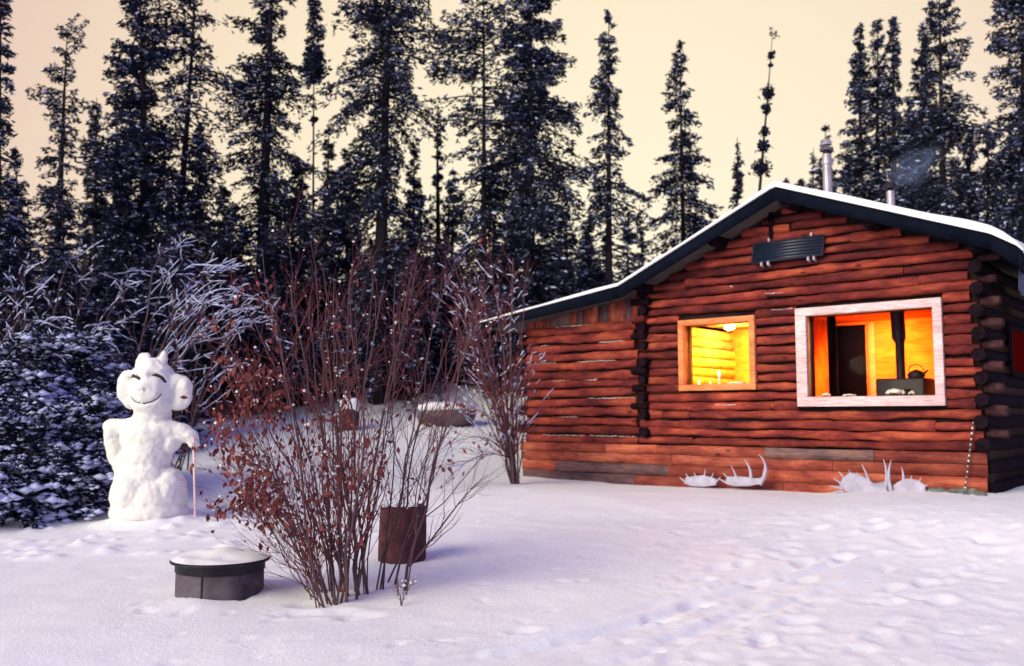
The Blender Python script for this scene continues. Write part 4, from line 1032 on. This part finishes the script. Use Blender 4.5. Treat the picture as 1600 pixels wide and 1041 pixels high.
# ================================================================== SPRUCES
def spruce(name, label, x, y, H, Rr, seed, lo=.12, dens=1.0, snow=.25, top_dx=0, irr=.35, droop=.35, trunk_r=None, group='snow-dusted spruces round the clearing', cat='spruce', topw=.06, low_full=1.0, clumps=None, tuft=1.0, needle='needle', shape=.75, nbr=1.0, big_snow=False):
    rnd = np.random.RandomState(seed); z0 = gz(x, y)-.1; e = empty(name, (x, y, z0)); tag(e, label, cat, group)
    tr_ = trunk_r or H*.0125+.02
    zz = np.linspace(0, H, 14); bend = rnd.uniform(-.05, .05, 2)
    cxs = top_dx*(zz/H)**1.2+bend[0]*np.sin(zz/H*5); cys = bend[1]*np.sin(zz/H*4)
    q = MB(); q.tube(np.stack([cxs, cys, zz], 1), tr_*np.clip(1-zz/H, .04, 1)**.8, 8, cap=False)
    nb = int(H/.16*4.3*nbr); u = rnd.rand(nb); u = lo+(1-lo)*u
    q_ = 1-u   # 0 at the top
    ny_ = vn(u*H*1.3+seed, u*0+seed*.7)
    az = rnd.uniform(0, 2*np.pi, nb)
    sid = vn(u*H*.9+seed*3, np.cos(az)*1.3+seed)
    L_ = Rr*(np.minimum(1, (q_/.78)**shape)*low_full+topw*.5)*rnd.uniform(.55, 1.1, nb)*(1+irr*2.2*sid+irr*1.3*ny_)
    keep = rnd.rand(nb) > irr*1.1*np.clip(-sid*2.2-.15, 0, 1)*2
    L_ = np.clip(L_, .05, None)*keep
    k = L_ > .05; u, q_, az, L_ = u[k], q_[k], az[k], L_[k]; nb = len(u)
    dirx = np.stack([np.cos(az), np.sin(az), az*0], 1); lat = np.stack([-np.sin(az), np.cos(az), az*0], 1)
    base = np.stack([np.interp(u*H, zz, cxs), np.interp(u*H, zz, cys), u*H], 1)
    up0 = np.interp(q_, [0, .12, .4, 1], [1.1, .35, -.05, -.22]); dr = 1.25*droop*np.interp(q_, [0, .3, 1], [.1, .8, 1.0])
    def bp(s_): return base[:, None]+dirx[:, None]*(L_[:, None, None]*s_[..., None])+np.array([0, 0, 1.])*(L_[:, None]*(up0[:, None]*s_-dr[:, None]*s_**2+.22*np.maximum(s_-.7, 0)))[..., None]
    S4 = np.tile(np.array([0, .35, .7, 1.0])[None], (nb, 1)); q.tubes(bp(S4), (.006+.010*L_)[:, None]*np.array([[1, .8, .5, .25]])*min(1.3, H/9+.3), 3)
    q.build('trunk', 'bark', e)
    per = np.maximum(4, (L_*46*dens+4)).astype(int); idx = np.repeat(np.arange(nb), per); n = len(idx)
    s_ = rnd.uniform(.08, 1.03, n)**.8
    c = base[idx]+dirx[idx]*(L_[idx]*s_)[:, None]+np.array([0, 0, 1.])*(L_[idx]*(up0[idx]*s_-dr[idx]*s_**2+.22*np.maximum(s_-.7, 0)))[:, None]
    lw = rnd.uniform(-1, 1, n); lo_ = lw*.30*L_[idx]*(1.05-s_)**.8+lw*.04
    c += lat[idx]*lo_[:, None]; c[:, 2] -= rnd.uniform(0, 1, n)**2*.16*(.4+L_[idx]); c += rnd.randn(n, 3)*.02
    d = dirx[idx]*.6+lat[idx]*np.sign(lw)[:, None]*rnd.uniform(.1, .9, n)[:, None]+rnd.randn(n, 3)*.35; d[:, 2] -= .25
    d /= np.linalg.norm(d, axis=1)[:, None]; w_ = np.cross(d, rnd.randn(n, 3)); w_ /= np.linalg.norm(w_, axis=1)[:, None]+1e-9
    ln = rnd.uniform(.042, .088, n)[:, None]*tuft
    cr = MB(); cr.quads(c, d*ln, w_*ln*.30)
    d2 = d+rnd.randn(n, 3)*.5; cr.quads(c+rnd.randn(n, 3)*.02, d2*ln*.7, np.cross(w_, d)*ln*.30)
    if clumps:
        for cz, cr_, cn in clumps:
            p = rnd.randn(cn, 3)*cr_*.45+np.array([np.interp(cz, zz, cxs), 0, cz]); dd = rnd.randn(cn, 3); dd /= np.linalg.norm(dd, axis=1)[:, None]; ww = np.cross(dd, rnd.randn(cn, 3)); ww /= np.linalg.norm(ww, axis=1)[:, None]; cr.quads(p, dd*.07, ww*.04)
    cr.build('crown', needle, e)
    ks = rnd.rand(n) < 1.35*snow*(.25+.75*s_); ns = ks.sum()
    if ns:
        sn = MB(); cc = c[ks]+np.array([0, 0, .025*tuft])
        if big_snow:
            sz = .22+1.5*rnd.uniform(0, 1.0, ns)**4*np.clip(1.45-cc[:, 2]/H, .7, 1)
            for k_ in range(4):
                o2 = dirx[idx][ks]*(rnd.uniform(-.10, .10, (ns, 1))*sz[:, None])+lat[idx][ks]*(rnd.uniform(-.09, .09, (ns, 1))*sz[:, None]); o2[:, 2] = -np.abs(o2).sum(1)*.4
                s2 = sz*rnd.uniform(.45, 1.1, ns); sn.blobs(cc+o2, np.stack([s2*.075, s2*.065, s2*.032], 1), seed+k_)
        else:
            dd = dirx[idx][ks]*.8+rnd.randn(ns, 3)*.45; dd[:, 2] = dd[:, 2]*.6-.1; l2 = rnd.uniform(.03, .085, ns)[:, None]*tuft
            ww = np.cross(dd, np.array([0, 0, 1.])+rnd.randn(ns, 3)*.35); ww /= np.linalg.norm(ww, axis=1)[:, None]+1e-9
            sn.quads(cc, dd*l2, ww*l2*.55)
        tag(sn.build('shade_blue_bough_snow', 'shade_blue_bough_snow', e), kind='stuff')
    return e
def tree(bpx, tpx, tpy, Y_, hw, seed, label, **kw):
    base = at(bpx, 600, Y_); g0 = gz(base[0], Y_)-.1; top = at(tpx, tpy, Y_)
    if 'clumps' in kw: kw['clumps'] = [(at(tpx, c_[0], Y_)[2]-g0, c_[1], c_[2]) for c_ in kw['clumps']]
    return spruce(kw.pop('name', 'spruce_tree'), label, base[0], Y_, top[2]-g0, 1.05*hw*Y_/FPX, seed, top_dx=top[0]-base[0], **kw)
TR = [
 # base px, top px, top py, depth, half width px, seed, label, options
 (-12, 2, -70, 17, 75, 101, 'spruce at left edge, its ragged boughs reaching into view', dict(dens=.9, irr=.5, snow=.3, lo=.25, droop=.5)),
 (78, 106, 52, 22, 62, 102, 'open lean spruce with bare trunk showing, left of all the tall dark ones', dict(dens=.75, irr=.42, lo=.30, snow=.28, nbr=.55, droop=.2, shape=.6, topw=.4)),
 (147, 150, 152, 24, 44, 103, 'short dense pointed spruce between the open lean one and the crooked dark one', dict(dens=1.2, irr=.2)),
 (176, 180, 140, 26, 30, 104, 'thin pale spruce peeping between the short pointed and crooked ones', dict(dens=.6, irr=.35, nbr=.7)),
 (240, 214, -30, 19, 50, 105, 'crooked dark spruce with a lumpy broken crown behind the snowman', dict(dens=1.5, irr=.55, lo=.2, trunk_r=.19, shape=.25, topw=.8, snow=.18, nbr=1.1)),
 (270, 305, -60, 20, 66, 106, 'tall open spruce with curling sparse boughs, right of the crooked one', dict(dens=.8, irr=.45, lo=.32, snow=.28, nbr=.6, trunk_r=.13, shape=.3, topw=.5, droop=.55)),
 (305, 311, 192, 23, 46, 107, 'low dense spruce under the tall open one with curling boughs', dict(dens=1.3, irr=.25)),
 (408, 424, -80, 21, 88, 108, 'broad tall dark spruce left of the thin one with a ball-like clump', dict(dens=1.25, irr=.45, lo=.12, trunk_r=.20, shape=.30, topw=.4, snow=.22, nbr=.95)),
 (486, 492, -25, 21, 13, 109, 'very thin tall spruce with a dark ball-like clump on its trunk', dict(dens=.9, irr=.5, lo=.76, nbr=.5, shape=.2, topw=.7, clumps=[(108, .30, 520), (85, .2, 200), (188, .1, 30)], trunk_r=.045)),
 (505, 512, 188, 25, 38, 110, 'small spruce right of the very thin one', dict(dens=1.0, irr=.3)),
 (588, 612, -90, 21.5, 92, 111, 'biggest dark spruce behind the bush, drooping boughs on its right', dict(dens=1.3, irr=.48, lo=.10, trunk_r=.21, shape=.42, topw=.5, snow=.24, nbr=1.0, droop=.6)),
 (646, 646, 222, 23, 36, 112, 'dark small spruce close against the biggest one', dict(dens=1.2, irr=.25)),
 (682, 686, 162, 24, 34, 113, 'thin half-bare spruce in the bright gap left of the pair', dict(dens=.6, irr=.5, nbr=.6, lo=.2)),
 (708, 706, 262, 23, 40, 114, 'short snowy spruce at the foot of the bright gap', dict(dens=1.3, irr=.25, snow=.4)),
 (760, 753, -50, 22, 60, 115, 'open snowy spruce, left one of the tall pair near the cabin', dict(dens=.95, irr=.5, lo=.2, trunk_r=.10, shape=.25, topw=.6, snow=.36, nbr=.65, droop=.3)),
 (828, 828, -40, 22, 84, 116, 'massive dense dark spruce, right one of the tall pair near the cabin', dict(dens=1.6, irr=.28, lo=.08, trunk_r=.2, shape=.5, topw=.3, snow=.24, nbr=1.25)),
 (952, 951, 18, 22, 82, 117, 'airy pointed spruce standing alone left of the cabin roof', dict(dens=.85, irr=.26, lo=.12, shape=.8, topw=.08, snow=.3, nbr=.75, droop=.4, trunk_r=.12)),
 (1066, 1066, 66, 25, 80, 118, 'full pointed spruce rising right behind the left roof slope', dict(dens=1.1, irr=.2, lo=.1, shape=.8, topw=.08, snow=.28, nbr=.95, trunk_r=.11)),
 (1012, 1001, 320, 27, 26, 119, 'small thin spruce tip between the airy and the full pointed ones', dict(dens=.8, irr=.3, nbr=.7)),
 (890, 886, 330, 24, 46, 120, 'low spruce between the massive dark one and the airy one', dict(dens=1.1, irr=.3, snow=.32)),
 (920, 921, 330, 25, 34, 131, 'slim low spruce just left of the airy lone one', dict(dens=1.1, irr=.3, snow=.3)),
 (1168, 1206, 42, 25, 11, 121, 'dead leaning spruce with a few dark clumps behind the roof peak', dict(dens=.5, irr=.9, lo=.40, nbr=.05, shape=.3, topw=.3, trunk_r=.085, clumps=[(86, .10, 50), (102, .06, 16), (146, .17, 170), (170, .15, 90), (205, .12, 90), (228, .16, 130), (262, .24, 240)], snow=.1)),
 (1153, 1150, 215, 26, 24, 122, 'small dark spruce just left of the dead leaning one', dict(dens=1.1, irr=.4)),
 (1292, 1291, 196, 26, 38, 123, 'short spruce right behind the tall stove pipe', dict(dens=1.1, irr=.3)),
 (1268, 1269, 232, 29, 26, 124, 'pale small spruce tip left of the tall stove pipe', dict(dens=.7, irr=.3, nbr=.8)),
 (1346, 1344, 38, 26, 46, 125, 'left one of three pointed spruces behind the right roof slope', dict(dens=1.25, irr=.2, snow=.34, shape=.7, topw=.1, nbr=1.1)),
 (1372, 1370, 30, 27, 40, 126, 'middle one of three pointed spruces behind the right roof slope', dict(dens=1.15, irr=.25, snow=.32, shape=.5)),
 (1398, 1396, 28, 25.5, 46, 127, 'right one of three pointed spruces behind the right roof slope', dict(dens=1.3, irr=.2, snow=.32, shape=.7, topw=.1, nbr=1.1)),
 (1440, 1443, 40, 26, 40, 128, 'pointed spruce close against the tallest one on the right', dict(dens=1.2, irr=.35, snow=.28, shape=.5)),
 (1478, 1468, -40, 24, 66, 129, 'tallest spruce behind the right roof slope, top out of view', dict(dens=1.35, irr=.36, snow=.28, shape=.55, topw=.3, nbr=1.15, trunk_r=.16)),
 (1543, 1543, 188, 28, 50, 130, 'rounded spruce in the gap before the right edge', dict(dens=1.1, irr=.3, snow=.3)),
 (1515, 1517, 205, 27, 40, 132, 'low spruce leaning against the tallest one on its right', dict(dens=1.2, irr=.3, snow=.3)),
 (1420, 1420, 150, 28, 56, 133, 'bushy spruce low between the three and the tallest one', dict(dens=1.3, irr=.3, snow=.34)),
 (1330, 1318, 255, 24.5, 40, 134, 'low snowy spruce at the foot of the three pointed ones', dict(dens=1.3, irr=.3, snow=.4)),
 (1602, 1598, -60, 21, 74, 135, 'tall spruce at right edge of the view', dict(dens=1.25, irr=.4, snow=.32, shape=.5, topw=.3, nbr=1.05)),
 (30, 22, 230, 21, 46, 136, 'low dark spruce at left under the ragged edge tree', dict(dens=1.2, irr=.3)),
 (105, 100, 285, 19, 60, 137, 'low bushy spruce at the foot of the open lean one', dict(dens=1.3, irr=.3, snow=.3)),
 (350, 352, 290, 22, 60, 138, 'dense low spruce left under the broad tall one', dict(dens=1.5, irr=.3)),
 (470, 468, 250, 22.5, 62, 139, 'dark wide low spruce between the broad and the biggest ones', dict(dens=1.5, irr=.3)),
 (545, 540, 230, 23, 52, 140, 'dark mid-height spruce left against the biggest one', dict(dens=1.4, irr=.3)),
 (200, 196, 260, 18.5, 60, 141, 'dark low spruce left of the crooked one\'s trunk', dict(dens=1.5, irr=.3)),
 (770, 775, 250, 22.5, 54, 142, 'snowy low spruce in front of the tall pair', dict(dens=1.3, irr=.3, snow=.42)),
 (655, 660, 300, 23, 50, 143, 'snowy low spruce in front of the bright gap', dict(dens=1.3, irr=.3, snow=.4)),
]
trees = [tree(*t_[:6], t_[6], **t_[7]) for t_ in TR]
# lower thicket of young spruces closing the forest edge
rk = np.random.RandomState(77)
young = [spruce('young_spruce', 'low young spruce lost in the dark thicket at the forest edge', 0, 0, 3.4, 1.0, 301+k_, lo=.02, dens=1.1, snow=.3, irr=.3, group='young spruces in the dark thicket', nbr=1.3) for k_ in range(3)]
spots = [(-10, 15.5), (45, 16.5), (95, 15.2), (150, 16), (215, 16.5), (265, 17.5), (322, 22), (385, 22.5), (440, 23), (500, 23), (560, 23.5), (620, 24), (680, 24.5), (735, 24), (790, 24), (840, 24), (880, 24), (20, 19), (130, 20), (240, 21), (355, 23.5), (420, 24), (520, 25), (600, 26), (700, 27), (770, 26), (860, 25), (930, 24), (980, 26)]
for k_, (px_, Y_) in enumerate(spots):
    p = at(px_+rk.uniform(-8, 8), 600, Y_); s_ = rk.uniform(.85, 1.25)
    loc = (p[0], Y_, gz(p[0], Y_)-.08)
    if k_ < 3: o = young[k_]; o.location = loc; o.scale = (s_,)*3; o.rotation_euler = (0, 0, rk.uniform(0, 6))
    else: copy_tree(young[k_ % 3], loc, rk.uniform(0, 6), s_)
# deeper forest: copies of a few spruces
far = [spruce('far_spruce', 'tall dim spruce deep in the forest behind the nearer ones', 0, 0, 10.5, 1.5, 401+k_, lo=.05, dens=.8, snow=.25, irr=.4, group='dim spruces deep in the forest', tuft=1.35, nbr=.8) for k_ in range(4)]
k_ = 0
for px_ in list(range(-80, 1000, 24))+list(range(1230, 1700, 34)):
    Y_ = rk.uniform(30, 44); p = at(px_+rk.uniform(-12, 12), 600, Y_)
    topy = rk.uniform(300, 400) if px_ < 620 else (rk.uniform(330, 430) if px_ < 1000 else rk.uniform(230, 300))
    loc = (p[0], Y_, gz(p[0], Y_)-.1); s_ = (at(px_, topy, Y_)[2]-loc[2])/10.5
    if k_ < 4: o = far[k_]; o.location = loc; o.scale = (s_*1.5, s_*1.5, s_); o.rotation_euler = (0, 0, rk.uniform(0, 6))
    else:
        o = copy_tree(far[k_ % 4], loc, rk.uniform(0, 6), s_); o.scale = (s_*1.5, s_*1.5, s_)
    k_ += 1
# snow-heaped little spruces left of the snowman
for k_, (px_, pyb, Y_, h_, r_, lab) in enumerate(((25, 825, 11.2, 1.35, .80, 'snow-heaped little spruce at left edge, nearest the clearing'), (95, 815, 11.5, 1.2, .75, 'snow-heaped little spruce in the middle of three by the snowman'), (150, 800, 11.9, 1.45, .72, 'snow-heaped little spruce touching the snowman\'s left arm'), (55, 780, 12.6, 1.75, .85, 'taller snowy little spruce behind the front three'), (-30, 800, 12.0, 1.8, .9, 'snowy little spruce cut by left edge of the view'), (130, 790, 13.0, 1.75, .85, 'snowy little spruce behind the one touching the snowman'))):
    p = at(px_, pyb, Y_)
    spruce('little_spruce', lab, p[0], Y_, h_, r_, 500+k_, lo=.0, dens=.9, snow=.50, irr=.34, droop=.55, shape=.42, topw=.5, group='snow-heaped little spruces left of the snowman', nbr=3.0, tuft=.9, big_snow=True, trunk_r=.03)

print('TRIS', sum(len(m_.loops)-2*len(m_.polygons) for m_ in bpy.data.meshes))
